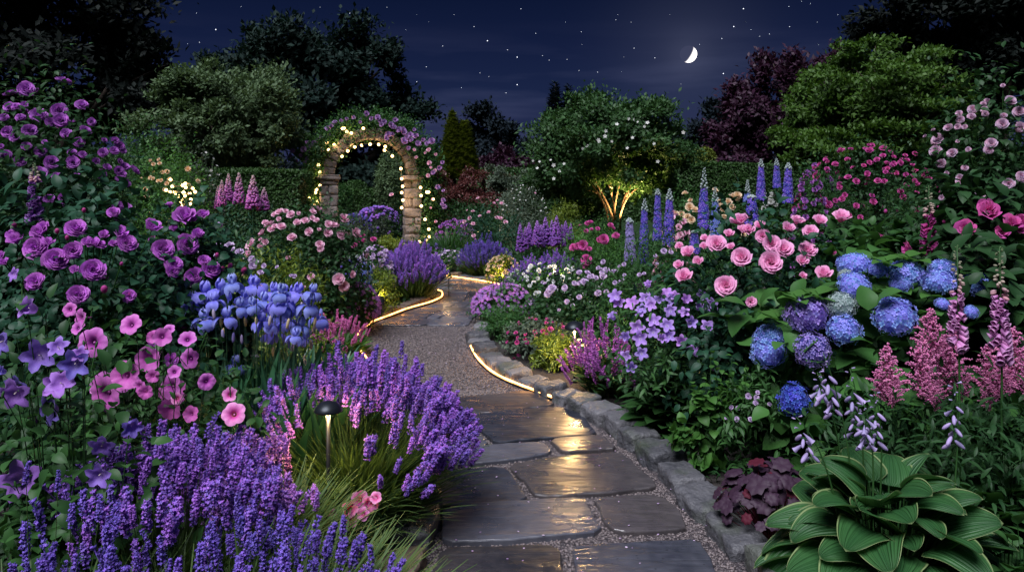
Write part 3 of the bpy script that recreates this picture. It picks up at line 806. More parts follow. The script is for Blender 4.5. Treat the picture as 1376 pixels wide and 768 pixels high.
M['tree_grey'] = leaf_mat('tree_leaf_grey', (.036, .070, .034), (.11, .175, .075), .6, .2, .2)
M['tree_maple'] = leaf_mat('tree_leaf_maple', (.022, .062, .010), (.080, .165, .024), .55, .25, .3)
M['tree_green'] = leaf_mat('tree_leaf_green', (.014, .045, .015), (.050, .120, .034), .55, .2, .25)
M['tree_gold'] = leaf_mat('conifer_gold', (.06, .10, .015), (.17, .20, .035), .6, .1, .2)
M['tree_purple'] = leaf_mat('tree_leaf_purple', (.014, .005, .015), (.050, .014, .036), .55, .15, .25)
M['hedge'] = leaf_mat('hedge_leaf', (.014, .044, .010), (.042, .10, .022), .55, .15, .25)
hosta_mat()
# petals
P3 = petal_mat
M['rose_purple'] = P3('purple_rose', [(0, (.22, .015, .22)), (.5, (.42, .06, .44)), (1, (.66, .20, .68))], .18, (.48, .12, .70))
M['rose_violet'] = P3('violet_rose', [(0, (.16, .02, .24)), (.5, (.34, .07, .46)), (1, (.56, .18, .68))], .25)
M['rose_magenta'] = P3('magenta_bloom', [(0, (.25, .01, .10)), (.6, (.52, .05, .28)), (1, (.68, .12, .42))], .2)
M['rose_pink'] = P3('pink_rose', [(0, (.76, .06, .24)), (.45, (.87, .20, .46)), (1, (.93, .50, .74))], .10, (.88, .42, .72))
M['rose_pale'] = P3('pale_pink_rose', [(0, (.66, .18, .30)), (.5, (.80, .40, .52)), (1, (.88, .64, .74))], .12, (.80, .45, .68))
M['rose_lilac'] = P3('lilac_pale_rose', [(0, (.46, .18, .32)), (.6, (.58, .36, .52)), (1, (.68, .54, .70))], .16, (.66, .32, .46))
M['rose_cream'] = P3('cream_rose', [(0, (.70, .36, .14)), (.6, (.78, .55, .34)), (1, (.82, .72, .56))], .14)
M['white'] = P3('white_flower', [(0, (.6, .62, .5)), (1, (.80, .80, .82))], .12)
M['petunia'] = P3('petunia_pink', [(0, (.06, .0, .06)), (.14, (.25, .01, .24)), (.4, (.58, .10, .50)), (1, (.74, .24, .68))], .10, (.66, .14, .56), streak=14)
M['petunia_hot'] = P3('petunia_rose_pink', [(0, (.5, .15, .05)), (.2, (.62, .05, .3)), (.5, (.85, .20, .52)), (1, (.92, .38, .70))], .08)
M['balloon'] = P3('balloon_flower', [(0, (.42, .32, .62)), (.15, (.22, .14, .52)), (.6, (.20, .13, .58)), (1, (.26, .18, .66))], .15, (.36, .16, .58))
M['stamen'] = plain_mat('stamen', (.65, .55, .5), .6)
M['campanula'] = P3('campanula', [(0, (.55, .45, .75)), (.2, (.36, .22, .68)), (1, (.46, .30, .78))], .16, (.50, .26, .72))
M['iris'] = P3('iris_blue', [(0, (.75, .62, .25)), (.14, (.60, .58, .80)), (.3, (.12, .13, .66)), (1, (.40, .44, .92))], .2, (.20, .20, .78))
M['lav'] = P3('lavender_flower', [(0, (.10, .035, .32)), (1, (.30, .15, .70))], .3, (.33, .12, .58), hue=.015, trans=.15)
M['lav_deep'] = P3('lavender_flower_deep', [(0, (.065, .03, .27)), (1, (.19, .11, .60))], .3, hue=.012, trans=.15)
M['lav_lamp_tint'] = P3('lavender_flower_lamp_tint', [(0, (.18, .06, .40)), (1, (.48, .20, .74))], .3, (.50, .20, .62), hue=.02, trans=.15)  # pink glow of the path light painted into the lavender petals
M['phlox'] = P3('phlox_violet', [(0, (.2, .06, .36)), (1, (.42, .17, .60))], .3, (.50, .15, .50))
M['phlox_pink'] = P3('phlox_pink', [(0, (.5, .06, .28)), (1, (.72, .20, .50))], .25)
M['phlox_pale'] = P3('phlox_pale', [(0, (.5, .3, .6)), (1, (.62, .44, .74))], .2, (.75, .68, .8))
M['delph'] = P3('delphinium_blue', [(0, (.03, .02, .36)), (.5, (.08, .06, .56)), (1, (.15, .12, .68))], .25, (.18, .10, .62))
M['delph_pale'] = P3('delphinium_lilac', [(0, (.2, .15, .5)), (1, (.42, .36, .72))], .2)
M['delph_light'] = P3('delphinium_light_blue', [(0, (.08, .12, .55)), (1, (.22, .30, .78))], .2)
M['bee'] = plain_mat('floret_eye', (.62, .60, .72), .6)
M['bud_pale'] = plain_mat('pale_bud', (.30, .36, .36), .6)
M['lupin'] = P3('lupin_pink', [(0, (.40, .08, .40)), (.4, (.60, .20, .58)), (1, (.62, .46, .46))], .3)
M['lupin_violet'] = P3('lupin_violet', [(0, (.17, .05, .34)), (.6, (.33, .12, .56)), (1, (.46, .24, .64))], .25)
M['foxglove'] = P3('foxglove_pink', [(0, (.30, .06, .22)), (.5, (.66, .24, .58)), (1, (.78, .42, .74))], .18)
M['foxglove_purple'] = P3('foxglove_violet', [(0, (.3, .12, .4)), (.6, (.28, .10, .46)), (1, (.38, .18, .56))], .18)
M['foxglove_magenta'] = P3('foxglove_magenta', [(0, (.4, .05, .22)), (.6, (.42, .03, .24)), (1, (.5, .08, .34))], .18)
M['foxbud'] = P3('foxglove_bud', [(0, (.62, .30, .38)), (.35, (.50, .42, .34)), (1, (.16, .24, .10))], .1)
M['astilbe'] = P3('astilbe_pink', [(0, (.55, .11, .32)), (1, (.78, .28, .52))], .25, trans=.15)
M['hyd_blue'] = P3('hydrangea_blue', [(0, (.04, .09, .42)), (.6, (.22, .38, .88)), (1, (.46, .60, .95))], .22, (.30, .30, .84))
M['hyd_deep'] = P3('hydrangea_deep_blue', [(0, (.02, .04, .32)), (.7, (.07, .12, .64)), (1, (.16, .24, .78))], .2)
M['hyd_violet'] = P3('hydrangea_violet', [(0, (.10, .07, .36)), (.7, (.34, .26, .70)), (1, (.48, .40, .82))], .2)
M['hyd_white'] = P3('hydrangea_white_green', [(0, (.20, .30, .28)), (.7, (.42, .50, .52)), (1, (.62, .66, .70))], .2)
M['hosta_flower'] = P3('hosta_flower', [(0, (.30, .24, .48)), (1, (.52, .42, .74))], .15)
M['salvia'] = P3('salvia_magenta', [(0, (.30, .05, .34)), (1, (.56, .16, .58))], .3)

# ------------------------------------------------------------------ ground, path, slabs
def sheet(pts, z, m=0):
    V = np.array([(x, y, z) for x, y in pts]); c = V.mean(0)
    n = len(V); V = np.vstack([V, c]); i = np.arange(n)
    return Geo(V, np.stack([i, (i + 1) % n, np.full(n, n)], -1), None, m)
a = np.linspace(0, 2 * PI, 65)[:-1]
struct('ground', sheet([(1500 * math.cos(t), 1500 * math.sin(t)) for t in a], 0), M['soil'])
lawn_pts = [(-60, 16.5), (60, 16.5), (60, 90), (-60, 90)]
struct('lawn', sheet(lawn_pts, .004), M['grass'])
XL = np.array([(.3, -.33), (2.8, -.33), (3.3, -.33), (3.8, -.42), (4.4, -.58), (5, -.78), (5.8, -1.1), (6.6, -1.4), (7.2, -1.5), (7.8, -1.45), (8.47, -1.22), (9, -1.0), (9.5, -.9), (10, -.95), (10.5, -1.3), (11, -2.0), (12, -2.9), (16, -3.5)])
XR = np.array([(.3, .95), (2.8, .87), (3.17, .84), (3.5, .76), (3.86, .71), (4.15, .64), (4.39, .56), (4.62, .47), (4.85, .34), (5.22, .17), (5.5, 0), (5.9, -.17), (6.4, -.32), (7, -.42), (8, -.36), (9.2, -.2), (10.3, -.08), (10.7, -.25), (11.1, -.55), (11.5, -1.0), (12.5, -1.9), (16, -2.6)])
ys = np.linspace(.3, 16, 120)
xl = np.interp(ys, XL[:, 0], XL[:, 1]); xr = np.interp(ys, XR[:, 0], XR[:, 1])
V = np.concatenate([np.stack([xl - .06, ys, np.full(120, .008)], -1), np.stack([xr + .06, ys, np.full(120, .008)], -1)])
i = np.arange(119)
struct('gravel_path', Geo(V, None, np.stack([i, 120 + i, 121 + i, i + 1], -1)), M['gravel'])

def scatter_pebbles(n, y0, y1, sz, nm):
    y = y0 + (y1 - y0) * RNG.random(n); l = np.interp(y, XL[:, 0], XL[:, 1]); r = np.interp(y, XR[:, 0], XR[:, 1])
    P = np.stack([l + (r - l) * RNG.random(n), y, np.full(n, .010)], -1)
    s = sz * (.5 + RNG.random(n) ** 2 * 1.1)
    G = stamp(ICO0, spin(frames(rvec(n) * .3 + np.array((0, 0, 1.)), (0, 1, 0)), n), P, np.stack([s, s * (.6 + .4 * RNG.random(n)), s * .55], -1))
    struct(nm, G, M['pebble'], 'stuff', True)
scatter_pebbles(26000, 2.3, 5.3, .0062, 'fine_gravel')
scatter_pebbles(16000, 5.2, 8.0, .0085, 'coarse_gravel')

def slab_geo(poly, top=.032, sd=0, th=.05):
    """irregular flat stone with chipped, rounded rim"""
    P = np.array(poly, float); out = []
    n = len(P); rg = np.random.default_rng(sd)
    # chaikin once for softened corners then resample and chip
    for _ in range(1):
        Q = []
        for i in range(len(P)):
            a_, b_ = P[i], P[(i + 1) % len(P)]; cf = min(.2, .035 / max(.01, float(np.linalg.norm(b_ - a_)))); Q += [a_ * (1 - cf) + b_ * cf, a_ * cf + b_ * (1 - cf)]
        P = np.array(Q)
    pts = []
    for i in range(len(P)):
        a_, b_ = P[i], P[(i + 1) % len(P)]; k = max(1, int(np.linalg.norm(b_ - a_) / .035))
        for j in range(k): pts.append(a_ + (b_ - a_) * j / k)
    P = np.array(pts); n = len(P); c = P.mean(0)
    t = unit(np.roll(P, -1, 0) - np.roll(P, 1, 0)); nor = np.stack([t[:, 1], -t[:, 0]], -1)
    if ((P - c) * nor).sum() < 0: nor = -nor
    j = np.array([noise.noise(Vector((p[0] * 9, p[1] * 9, sd * 3.1))) * .012 + noise.noise(Vector((p[0] * 38, p[1] * 38, sd))) * .005 for p in P])
    P = P + nor * j[:, None]
    P = P + nor * .005
    rings = [(0, top - th), (0, top - .007), (.002, top - .003), (.005, top - .0006), (.009, top)]
    V = np.concatenate([np.c_[P - nor * o, np.full(n, z)] for o, z in rings] + [np.array([[*c, top]])])
    i = np.arange(n); k = (i + 1) % n; Q = [np.stack([r * n + i, r * n + k, (r + 1) * n + k, (r + 1) * n + i], -1) for r in range(4)]
    T = np.stack([4 * n + i, 4 * n + k, np.full(n, 5 * n)], -1)
    G = Geo(V, T, np.concatenate(Q)); G.r[:] = rg.random()
    # slight lie of its own
    s1, s2 = rg.normal(size=2) * .004
    G.V[:, 2] += (G.V[:, 0] - c[0]) * s1 + (G.V[:, 1] - c[1]) * s2
    return G
def g8(x, y):      # ground point under a pixel of the path close-up
    px, py = 560 + x * .349, 500 + y * .349; Y = (H - .03) * FPX / (py - CY); return (wx(px, Y), Y)
near = [
    ([(140, 95), (300, 82), (425, 68), (480, 90), (535, 122), (400, 138), (265, 154), (150, 125)], 'slab_brown', 'thin brown wet slab touching the gravel, farthest of the near flagstones'),
    ([(60, 100), (135, 100), (150, 128), (255, 158), (190, 163), (40, 160)], 'slab', 'small left slab beside the lavender at the gravel edge'),
    ([(200, 168), (345, 150), (535, 130), (640, 160), (692, 235), (500, 248), (300, 270), (220, 190)], 'slab', 'wide wet slab with a warm glow crossed by a thin crack'),
    ([(60, 172), (190, 172), (220, 205), (280, 275), (150, 282), (20, 270)], 'slab', 'narrow slab half hidden under the lavender, left of the cracked slab'),
    ([(100, 292), (300, 276), (480, 264), (532, 306), (330, 338), (170, 352), (50, 340)], 'slab', 'long grey slab with ripples, left of the small brown slab'),
    ([(508, 256), (700, 240), (776, 292), (562, 309)], 'slab_brown', 'small brown rectangular slab next to the right edging'),
    ([(352, 352), (560, 320), (778, 302), (915, 415), (918, 438), (700, 463), (472, 476)], 'slab_brown', 'large wet slab with the brightest golden reflection and a dark puddle'),
    ([(-20, 385), (330, 362), (375, 395), (425, 487), (250, 503), (-10, 520)], 'slab', 'smooth blue grey slab beside the lavender heads'),
    ([(105, 520), (300, 497), (640, 480), (712, 610), (400, 638), (105, 652)], 'slab', 'long rippled slab spanning the left two thirds of the path'),
    ([(688, 482), (915, 465), (980, 492), (1042, 590), (1000, 600), (772, 612), (718, 562)], 'slab_brown', 'rounded slab with a brown wet stain at the right of the path'),
    ([(100, 675), (545, 664), (560, 768), (600, 900), (560, 930), (40, 930), (60, 768)], 'slab_brown', 'rust stained slab at the bottom left of the path'),
    ([(600, 667), (1085, 643), (1150, 768), (1230, 920), (660, 940), (612, 768)], 'slab', 'pitted dark slab at the bottom right of the path'),
]
for k, (pl, mt, lb) in enumerate(near):
    solo('flagstone', slab_geo([g8(*p) for p in pl], sd=k + 1, top=.030 + .002 * (k % 3)), M[mt], lb, 'flagstone', 'flagstones of the near path', smooth=False)
# behind the camera's feet the paving goes on
for k, (x0, x1, y0, y1) in enumerate([(-.28, .3, 1.35, 2.0), (.34, .86, 1.3, 2.0), (-.28, .86, .6, 1.28)]):
    o = solo('flagstone', slab_geo([(x0, y0), (x1, y0), (x1, y1), (x0, y1)], sd=40 + k), M['slab'], ['slab just below the picture on the left', 'slab just below the picture on the right', 'broad slab at the start of the path'][k], 'flagstone', smooth=False)
# far paving beyond the gravel
y = 7.62; row = 0; ordn = ['first', 'second', 'third', 'fourth', 'fifth', 'sixth', 'seventh', 'eighth', 'ninth', 'tenth', 'eleventh', 'twelfth', 'thirteenth']
while y < 12.2:
    d = .30 + .16 * random.random(); ya, yb = y, y + d - .018
    f = lambda A, yy: float(np.interp(yy, A[:, 0], A[:, 1]))
    cuts = [0, 1]; nn = 3 if row % 2 else 2
    cuts = [0] + sorted([(j + 1) / nn + random.uniform(-.12, .12) for j in range(nn - 1)]) + [1]
    for j in range(nn):
        u0, u1 = cuts[j], cuts[j + 1]; g0 = .011
        q = [(f(XL, ya) + .10 + (f(XR, ya) - f(XL, ya) - .16) * u + s_, ya) for u, s_ in ((u0, g0), (u1, -g0))]
        q += [(f(XL, yb) + .10 + (f(XR, yb) - f(XL, yb) - .16) * u + s_ + random.uniform(-.03, .03), yb) for u, s_ in ((u1, -g0), (u0, g0))]
        pos = ['left', 'right'][j] if nn == 2 else ['left', 'middle', 'right'][j]
        solo('flagstone', slab_geo(q, sd=100 + row * 5 + j, top=.028), M['slab_brown' if random.random() < .4 else 'slab'],
             '%s wet slab in the %s row beyond the gravel' % (pos, ordn[min(row, 12)]), 'flagstone', 'flagstones beyond the gravel', smooth=False)
    y += d; row += 1

# edging stones
def edging(line, n_lab, mats, w, h, side, lens=None, sd0=0, off=0):
    L = np.array(line, float); dist = np.concatenate([[0], np.cumsum(np.linalg.norm(np.diff(L, axis=0), axis=1))])
    tot = dist[-1]; s = 0; k = 0
    while s < tot - .05:
        ln = min(lens[k] if lens and k < len(lens) else (lens[-1] if lens else .3) * random.uniform(.8, 1.2), tot - s)
        p0 = np.array([np.interp(s, dist, L[:, i]) for i in (0, 1)]); p1 = np.array([np.interp(s + ln, dist, L[:, i]) for i in (0, 1)])
        c = (p0 + p1) / 2; an = math.atan2(*(p1 - p0)[::-1])
        ww = w * random.uniform(.88, 1.12); hh = h * random.uniform(.78, 1.22)
        G = rock(max(.08, ln - .042), ww, hh + .03, sd0 + k, 12, .07, 7)
        G = xf(G, rotz(an + random.uniform(-.11, .11)), (c[0] + random.uniform(-.012, .012), c[1] + random.uniform(-.012, .012), -.03)); G.r[:] = random.random()
        mt = mats[0] if random.random() < .8 else mats[-1]
        solo('edging_stone', G, M[mt], n_lab(k), 'edging stone', 'edging stones along the path')
        s += ln; k += 1
def ordinal(k): return (['first', 'second', 'third', 'fourth', 'fifth', 'sixth', 'seventh', 'eighth', 'ninth', 'tenth', 'eleventh', 'twelfth', 'thirteenth', 'fourteenth', 'fifteenth', 'sixteenth', 'seventeenth', 'eighteenth', 'nineteenth', 'twentieth'] + ['twenty %s' % x for x in ('first', 'second', 'third', 'fourth', 'fifth', 'sixth', 'seventh', 'eighth', 'ninth')] + ['thirtieth'] + ['thirty %s' % x for x in ('first', 'second', 'third', 'fourth', 'fifth', 'sixth', 'seventh', 'eighth', 'ninth')])[min(k, 38)]
right_line = [(1.0, 2.55), (.967, 2.81), (.93, 3.17), (.85, 3.5), (.81, 3.86), (.743, 4.15), (.663, 4.39), (.569, 4.62), (.46, 4.85), (.37, 5.03), (.26, 5.22), (.119, 5.4), (-.017, 5.68), (-.12, 5.97), (-.21, 6.29), (-.28, 6.64), (-.33, 7.0)]
edging(right_line, lambda k: 'rough grey edging block, %s from the front on the right side of the path' % ordinal(k), ('edging', 'edging'), .19, .095, 1, [.36, .33, .3, .3, .26, .22, .25, .24, .22, .2, .2], 200)
edging([(-.33, 7.0), (-.28, 8), (-.12, 9.2), (.02, 10.3), (-.2, 10.8), (-.5, 11.2), (-.98, 11.65), (-1.6, 12.4)], lambda k: 'low dark edging block, %s along the far right bed' % ordinal(k), ('edging', 'edging_warm'), .14, .07, 1, [.3], 300)
edging([(-.42, 2.62), (-.42, 2.95)], lambda k: 'brown square kerb block at the bottom left of the path', ('edging_warm',), .2, .1, 1, [.33], 400)
edging([(-.42, 2.96), (-.42, 3.4), (-.5, 3.85), (-.68, 4.45), (-.9, 5.1), (-1.2, 5.8)], lambda k: 'dark edging block under the front lavender, %s behind the brown one' % ordinal(k), ('edging',), .2, .1, 1, [.34], 420)
edging([(-1.24, 5.85), (-1.5, 6.6), (-1.62, 7.2), (-1.58, 7.85), (-1.36, 8.5), (-1.12, 9.02), (-1.0, 9.5), (-1.05, 9.95), (-1.4, 10.4)], lambda k: 'brown lit edging block, %s along the left curve of the light strip' % ordinal(k), ('edging_warm', 'edging'), .15, .07, 1, [.28], 440)

# light strips
def strip(line, label):
    L = np.array(line, float); d = np.concatenate([[0], np.cumsum(np.linalg.norm(np.diff(L, axis=0), axis=1))])
    s = np.linspace(0, d[-1], int(d[-1] / .06)); P = np.stack([np.interp(s, d, L[:, i]) for i in (0, 1)], -1)
    for _ in range(4): P[1:-1] = (P[:-2] + P[1:-1] * 2 + P[2:]) / 4
    P = np.c_[P, .038 + .003 * np.sin(s * 5)]
    th = thing('light_strip', label, 'light strip', P[0])
    part('glowing_tube', tube(P, .0078, 6), M['led'], th)
    th2 = np.c_[P[:, :2], P[:, 2] - .017]
    part('base_channel', tube(th2, .010, 4), M['black'], th)
strip([(.335, 4.98), (.25, 5.06), (.13, 5.24), (.0, 5.42), (-.10, 5.6), (-.2, 5.85), (-.30, 6.2), (-.37, 6.6), (-.40, 6.95)], 'glowing warm strip along the right edging beside the gravel')
strip([(-1.12, 5.95), (-1.38, 6.6), (-1.49, 7.2), (-1.45, 7.8), (-1.24, 8.45), (-1.0, 8.98), (-.88, 9.45), (-.93, 9.9), (-1.15, 10.2)], 'long glowing warm strip curving along the left bed')
strip([(-.05, 10.3), (-.27, 10.7), (-.55, 11.08), (-1.02, 11.5), (-1.6, 12.2)], 'distant glowing warm strip under the far right bed')

n = 260; y = 2.3 + 8 * RNG.random(n) ** 1.5; l = np.interp(y, XL[:, 0], XL[:, 1]); r = np.interp(y, XR[:, 0], XR[:, 1])
P = np.stack([l + (r - l) * RNG.random(n), y, np.full(n, .037)], -1)
struct('fallen_petals', stamp(Geo(ICO0.V * (1, .7, .25), ICO0.T), spin(frames(rvec(n) * .2 + np.array((0, 0, 1.)), (0, 1, 0)), n), P, .0032 + .004 * RNG.random(n)), M['phlox_pale'], 'stuff', True)
# ------------------------------------------------------------------ moon and stars
def moon():
    m, nt, N, L, out = _mat('moon')
    tc = N('ShaderNodeTexCoord'); nz = N('ShaderNodeTexNoise'); L(tc.outputs['Object'], nz.inputs[0]); nz.inputs['Scale'].default_value = .45; nz.inputs['Detail'].default_value = 4
    col = _mixc(N, L, nz.outputs[0], (.55, .5, .5), (1, .95, .88))
    # the sunlit side of the moon, by its own surface normal against the direction of the far sun
    d = N('ShaderNodeVectorMath'); d.operation = 'DOT_PRODUCT'; nr = N('ShaderNodeVectorMath'); nr.operation = 'NORMALIZE'
    L(tc.outputs['Object'], nr.inputs[0]); L(nr.outputs[0], d.inputs[0]); d.inputs[1].default_value = Vector((.86, .12, -.42)).normalized()
    lit = _math(N, L, 'MAXIMUM', _math(N, L, 'MULTIPLY', _math(N, L, 'POWER', _math(N, L, 'MAXIMUM', d.outputs['Value'], 0.0), .7), 5.5), .004)
    e = N('ShaderNodeEmission'); L(col, e.inputs[0]); L(lit, e.inputs[1]); e2 = N('ShaderNodeEmission'); e2.inputs[0].default_value = (.36, .42, .86, 1); e2.inputs[1].default_value = .105
    ad = N('ShaderNodeAddShader'); L(e.outputs[0], ad.inputs[0]); L(e2.outputs[0], ad.inputs[1]); L(ad.outputs[0], out.inputs[0])
    return m
G = xf(ICO3, None, None, 5.6)
c = Vector((0, 0, H)) + MOON_DIR * 520
o = link('moon', make_mesh('moon', G, [moon()]), None, c); o['label'] = 'thin crescent moon with a faint halo in the night sky'; o['category'] = 'moon'
star_px = [(290, 40), (324, 9), (252, 59), (268, 57), (264, 18), (470, 18), (520, 10), (610, 20), (655, 55), (637, 36), (682, 67), (695, 77), (729, 75), (738, 81), (762, 80), (778, 95), (803, 97), (657, 103), (695, 114), (680, 125), (645, 98), (595, 62), (573, 90), (560, 110), (852, 65), (880, 78), (999, 12), (986, 36), (1009, 40), (1021, 49), (1034, 46), (1060, 9), (1077, 2), (1089, 5), (1098, 30), (1061, 36), (970, 52), (972, 99), (1126, 20), (915, 113), (782, 60), (848, 30), (760, 30), (700, 12), (545, 40), (430, 10), (420, 30), (500, 55), (620, 118), (830, 20), (900, 20), (1100, 60), (940, 60), (720, 45), (560, 20)]
P = []; S = []
for k, (x, y_) in enumerate(star_px + [(random.uniform(-300, 1700), random.uniform(-300, 110)) for _ in range(30)]):
    P.append(Vector((0, 0, H)) + Vector(((x - CX) / FPX, 1, (CY - y_) / FPX)).normalized() * 800)
    S.append((.52 if x in (290, 655, 999, 986, 695, 972) else random.uniform(.14, .34)) if k < len(star_px) else random.uniform(.1, .26))
G = stamp(ICO0, np.repeat(np.eye(3)[None], len(P), 0), np.array(P), np.array(S))
struct('stars', G, plain_mat('starlight', (.8, .85, 1), .5, 0, (.85, .9, 1.), 1.5), 'stuff')

# ------------------------------------------------------------------ trees and hedges
def crown_geo(crowns, Y, n, ls, tmpl=LEAF_FAR, inner=.4, sig=.16, lump=.2, dy=.8, kmul=1.):
    areas = np.array([c[2] * c[3] for c in crowns], float); gs = []
    for c, a_ in zip(crowns, areas):
        yy = Y + (c[4] if len(c) > 4 else 0); k = yy / FPX
        rad = np.array((c[2] / 2 * k, max(c[2], c[3]) / 2 * k * dy, c[3] / 2 * k)) * .93
        nn = int(n * a_ / areas.sum())
        K = max(10, int(kmul * 2.2 * rad[0] * rad[2] / (ls * ls * 14)))
        gs.append(leaf_cloud(W(c[0], c[1], yy), rad, nn, ls, tmpl, min(K, 900), sig, inner, zmin=-.9, lump=lump, floor=.2, up=.2))
    return join(gs)
def tree(name, label, px, Y, crowns, n, ls, lmat, bark='bark', tr=.2, tmpl=LEAF_FAR, trunk_top=None, group=None, cat='tree', **kw):
    X = wx(px, Y); th = thing(name, label, cat, (X, Y, 0), group)
    zc = [wz(c[1], Y) for c in crowns]; zt = trunk_top if trunk_top is not None else min(zc) * .8
    gs = [tube(curve((X, Y, -.1), (X + tr * .3, Y, zt), (tr * .4, 0, 0), 7), np.linspace(tr, tr * .6, 7), 8)]
    for c, z in zip(crowns, zc):
        yy = Y + (c[4] if len(c) > 4 else 0); e = W(c[0], c[1], yy); s_ = np.array((X + tr * .3, Y, zt * random.uniform(.8, 1.)))
        gs.append(tube(curve(s_, e, (0, 0, -.1 * np.linalg.norm(e - s_)), 6), np.linspace(tr * .5, tr * .12, 6), 6))
        for _ in range(3):
            e2 = e + np.array((random.uniform(-1, 1) * c[2] / 2.6, 0, random.uniform(-.6, 1) * c[3] / 2.6)) * yy / FPX + np.array((0, random.uniform(-.5, .5), 0))
            q = s_ + (e - s_) * random.uniform(.4, .9); gs.append(tube(curve(q, e2, (0, 0, .05), 5), np.linspace(tr * .2, tr * .04, 5), 5))
    part('trunk', join(gs), M[bark], th)
    part('crown', crown_geo(crowns, Y, n, ls, tmpl, **kw), M[lmat], th)
    return th
def conifer(name, label, px, Y, top, bot, wpx, n, ls, lmat, peaks=((0, 0),), group=None):
    X = wx(px, Y); th = thing(name, label, 'conifer', (X, Y, 0), group); k = Y / FPX
    gs = []; tr = []
    for dx, dz in peaks:
        zt = wz(top + dz, Y); zb = max(.15, wz(bot, Y)); x0 = X + dx * k; R = wpx / 2 * k * (1 if dx == 0 else .62)
        nn = n // len(peaks); t = 1 - np.sqrt(RNG.random(nn)); lay = np.floor(t * 22) / 22
        ph = RNG.random(nn) * 2 * PI; lob = 1 + .16 * np.sin(ph * 5 + lay * 40) + .1 * np.sin(ph * 9 + lay * 90)
        rr = R * (1 - t) ** .85 * lob * (1 - .22 * (t * 22 % 1)) * (.35 + .65 * RNG.random(nn) ** .35)
        P = np.stack([x0 + rr * np.cos(ph), Y + rr * np.sin(ph), zb + (zt - zb) * t], -1)
        d = np.stack([np.cos(ph), np.sin(ph), np.full(nn, .55)], -1) + rvec(nn) * .5
        gs.append(stamp(LEAF_FAR, frames(d, (0, 0, 1)), P, ls * (.6 + .7 * RNG.random(nn))))
        tr.append(tube([(X, Y, -.05), (x0, Y, zb + .3), (x0, Y, zt * .97)], [.12, .09, .01], 6))
    part('trunk', join(tr), M['bark'], th); part('crown', join(gs), M[lmat], th)
def hedge(label, x0, x1, Y, top, dep=.9, n=16000, ls=.07, lmat='hedge', arc=0.0):
    a_, b_ = wx(x0, Y), wx(x1, Y); z = wz(top, Y); th = thing('hedge', label, 'hedge', ((a_ + b_) / 2, Y + dep / 2, 0))
    w = b_ - a_
    core = xf(rock(w - .1, dep - .1, z - .06, int(x0), 8, .01, 14), None, ((a_ + b_) / 2, Y + dep / 2, 0))
    f = RNG.random(n); P = np.stack([a_ + w * RNG.random(n), Y + dep * RNG.random(n), z * RNG.random(n)], -1); N_ = np.zeros((n, 3))
    i = f < .55; P[i, 1] = Y + RNG.random(i.sum()) * .05; N_[i] = (0, -1, .1)
    j = (f >= .55) & (f < .9); P[j, 2] = z - .02 + .05 * RNG.random(j.sum()) ** 2; N_[j] = (0, 0, 1)
    k = f >= .9; P[k, 0] = np.where(RNG.random(k.sum()) < .5, a_, b_); N_[k] = (0, -.5, .4)
    bump = np.array([noise.noise(Vector((p[0] * .9, p[1], p[2] * 1.1))) for p in P[:]]) * .07
    P += N_ * bump[:, None]
    G = stamp(LEAF_FAR, frames(N_ * .5 + rvec(n) * .9, N_ + np.array((0, 0, .4))), P, ls * (.6 + .7 * RNG.random(n)))
    part('foliage', join([core, G]), M[lmat], th)

seed(21)
def woodland():
    n = 60000; a_ = RNG.random(n) * 2 * PI; r_ = 62 + 14 * RNG.random(n)
    x, y_ = np.cos(a_) * r_, np.sin(a_) * r_ + 10
    hh = np.array([3.4 + 1.6 * noise.noise(Vector((math.cos(t) * 6, math.sin(t) * 6, 1))) + 1.0 * noise.noise(Vector((math.cos(t) * 22, math.sin(t) * 22, 5))) for t in a_])
    P = np.stack([x, y_, hh * RNG.random(n) ** .7], -1)
    struct('woodland', stamp(LEAF_FAR, frames(rvec(n) + np.array((0, 0, .5)), (0, 0, 1)), P, .75 * (.5 + RNG.random(n))), M['tree_far'], 'stuff', True)
woodland()
tree('dark_tree', 'huge near black tree filling the top left corner', 40, 26,
     [(60, 45, 300, 170), (150, 110, 170, 110, -1), (-60, 120, 260, 240), (110, 160, 160, 90, 1), (30, -60, 300, 160), (175, 62, 80, 50), (200, 120, 60, 60, 1), (60, 180, 220, 90, 2)], 60000, .26, 'tree_black', tr=.5, kmul=.6)
tree('oak_tree', 'tall dark blue green tree rising behind the stone arch', 440, 32,
     [(430, 85, 200, 110), (395, 130, 170, 110, -1), (480, 120, 140, 130, 1), (350, 80, 60, 70), (540, 165, 90, 80, 1), (500, 75, 80, 70), (330, 120, 80, 90), (440, 180, 260, 90, 1), (500, 222, 190, 90, 1)], 52000, .25, 'tree_blue', tr=.45, kmul=.6, lump=.25)
tree('broad_tree', 'small low tree peeping between the left dark tree and the tall one', 270, 36, [(275, 100, 110, 50), (250, 130, 90, 60), (310, 120, 80, 70)], 9000, .25, 'tree_blue', tr=.25)
tree('rounded_tree', 'rounded grey green small tree behind the left hedge', 300, 15,
     [(300, 160, 200, 140), (300, 155, 190, 110), (270, 135, 110, 80, -.4), (345, 155, 100, 90, -.3), (235, 140, 60, 60), (300, 190, 190, 90), (365, 175, 60, 60), (285, 170, 90, 70, -1.1), (250, 190, 100, 70), (345, 195, 100, 60)], 60000, .085, 'tree_grey', tr=.12, kmul=.5, lump=.25, sig=.13)
conifer('golden_conifer', 'golden green twin peaked conifer right of the arch', 612, 21, 150, 240, 62, 16000, .15, 'tree_gold', ((-4, 0), (12, 12)))
tree('distant_tree', 'distant dark bluish round tree between conifer and central tree', 665, 42, [(662, 180, 80, 66), (640, 200, 50, 50), (690, 200, 50, 50)], 11000, .26, 'tree_far', tr=.3)
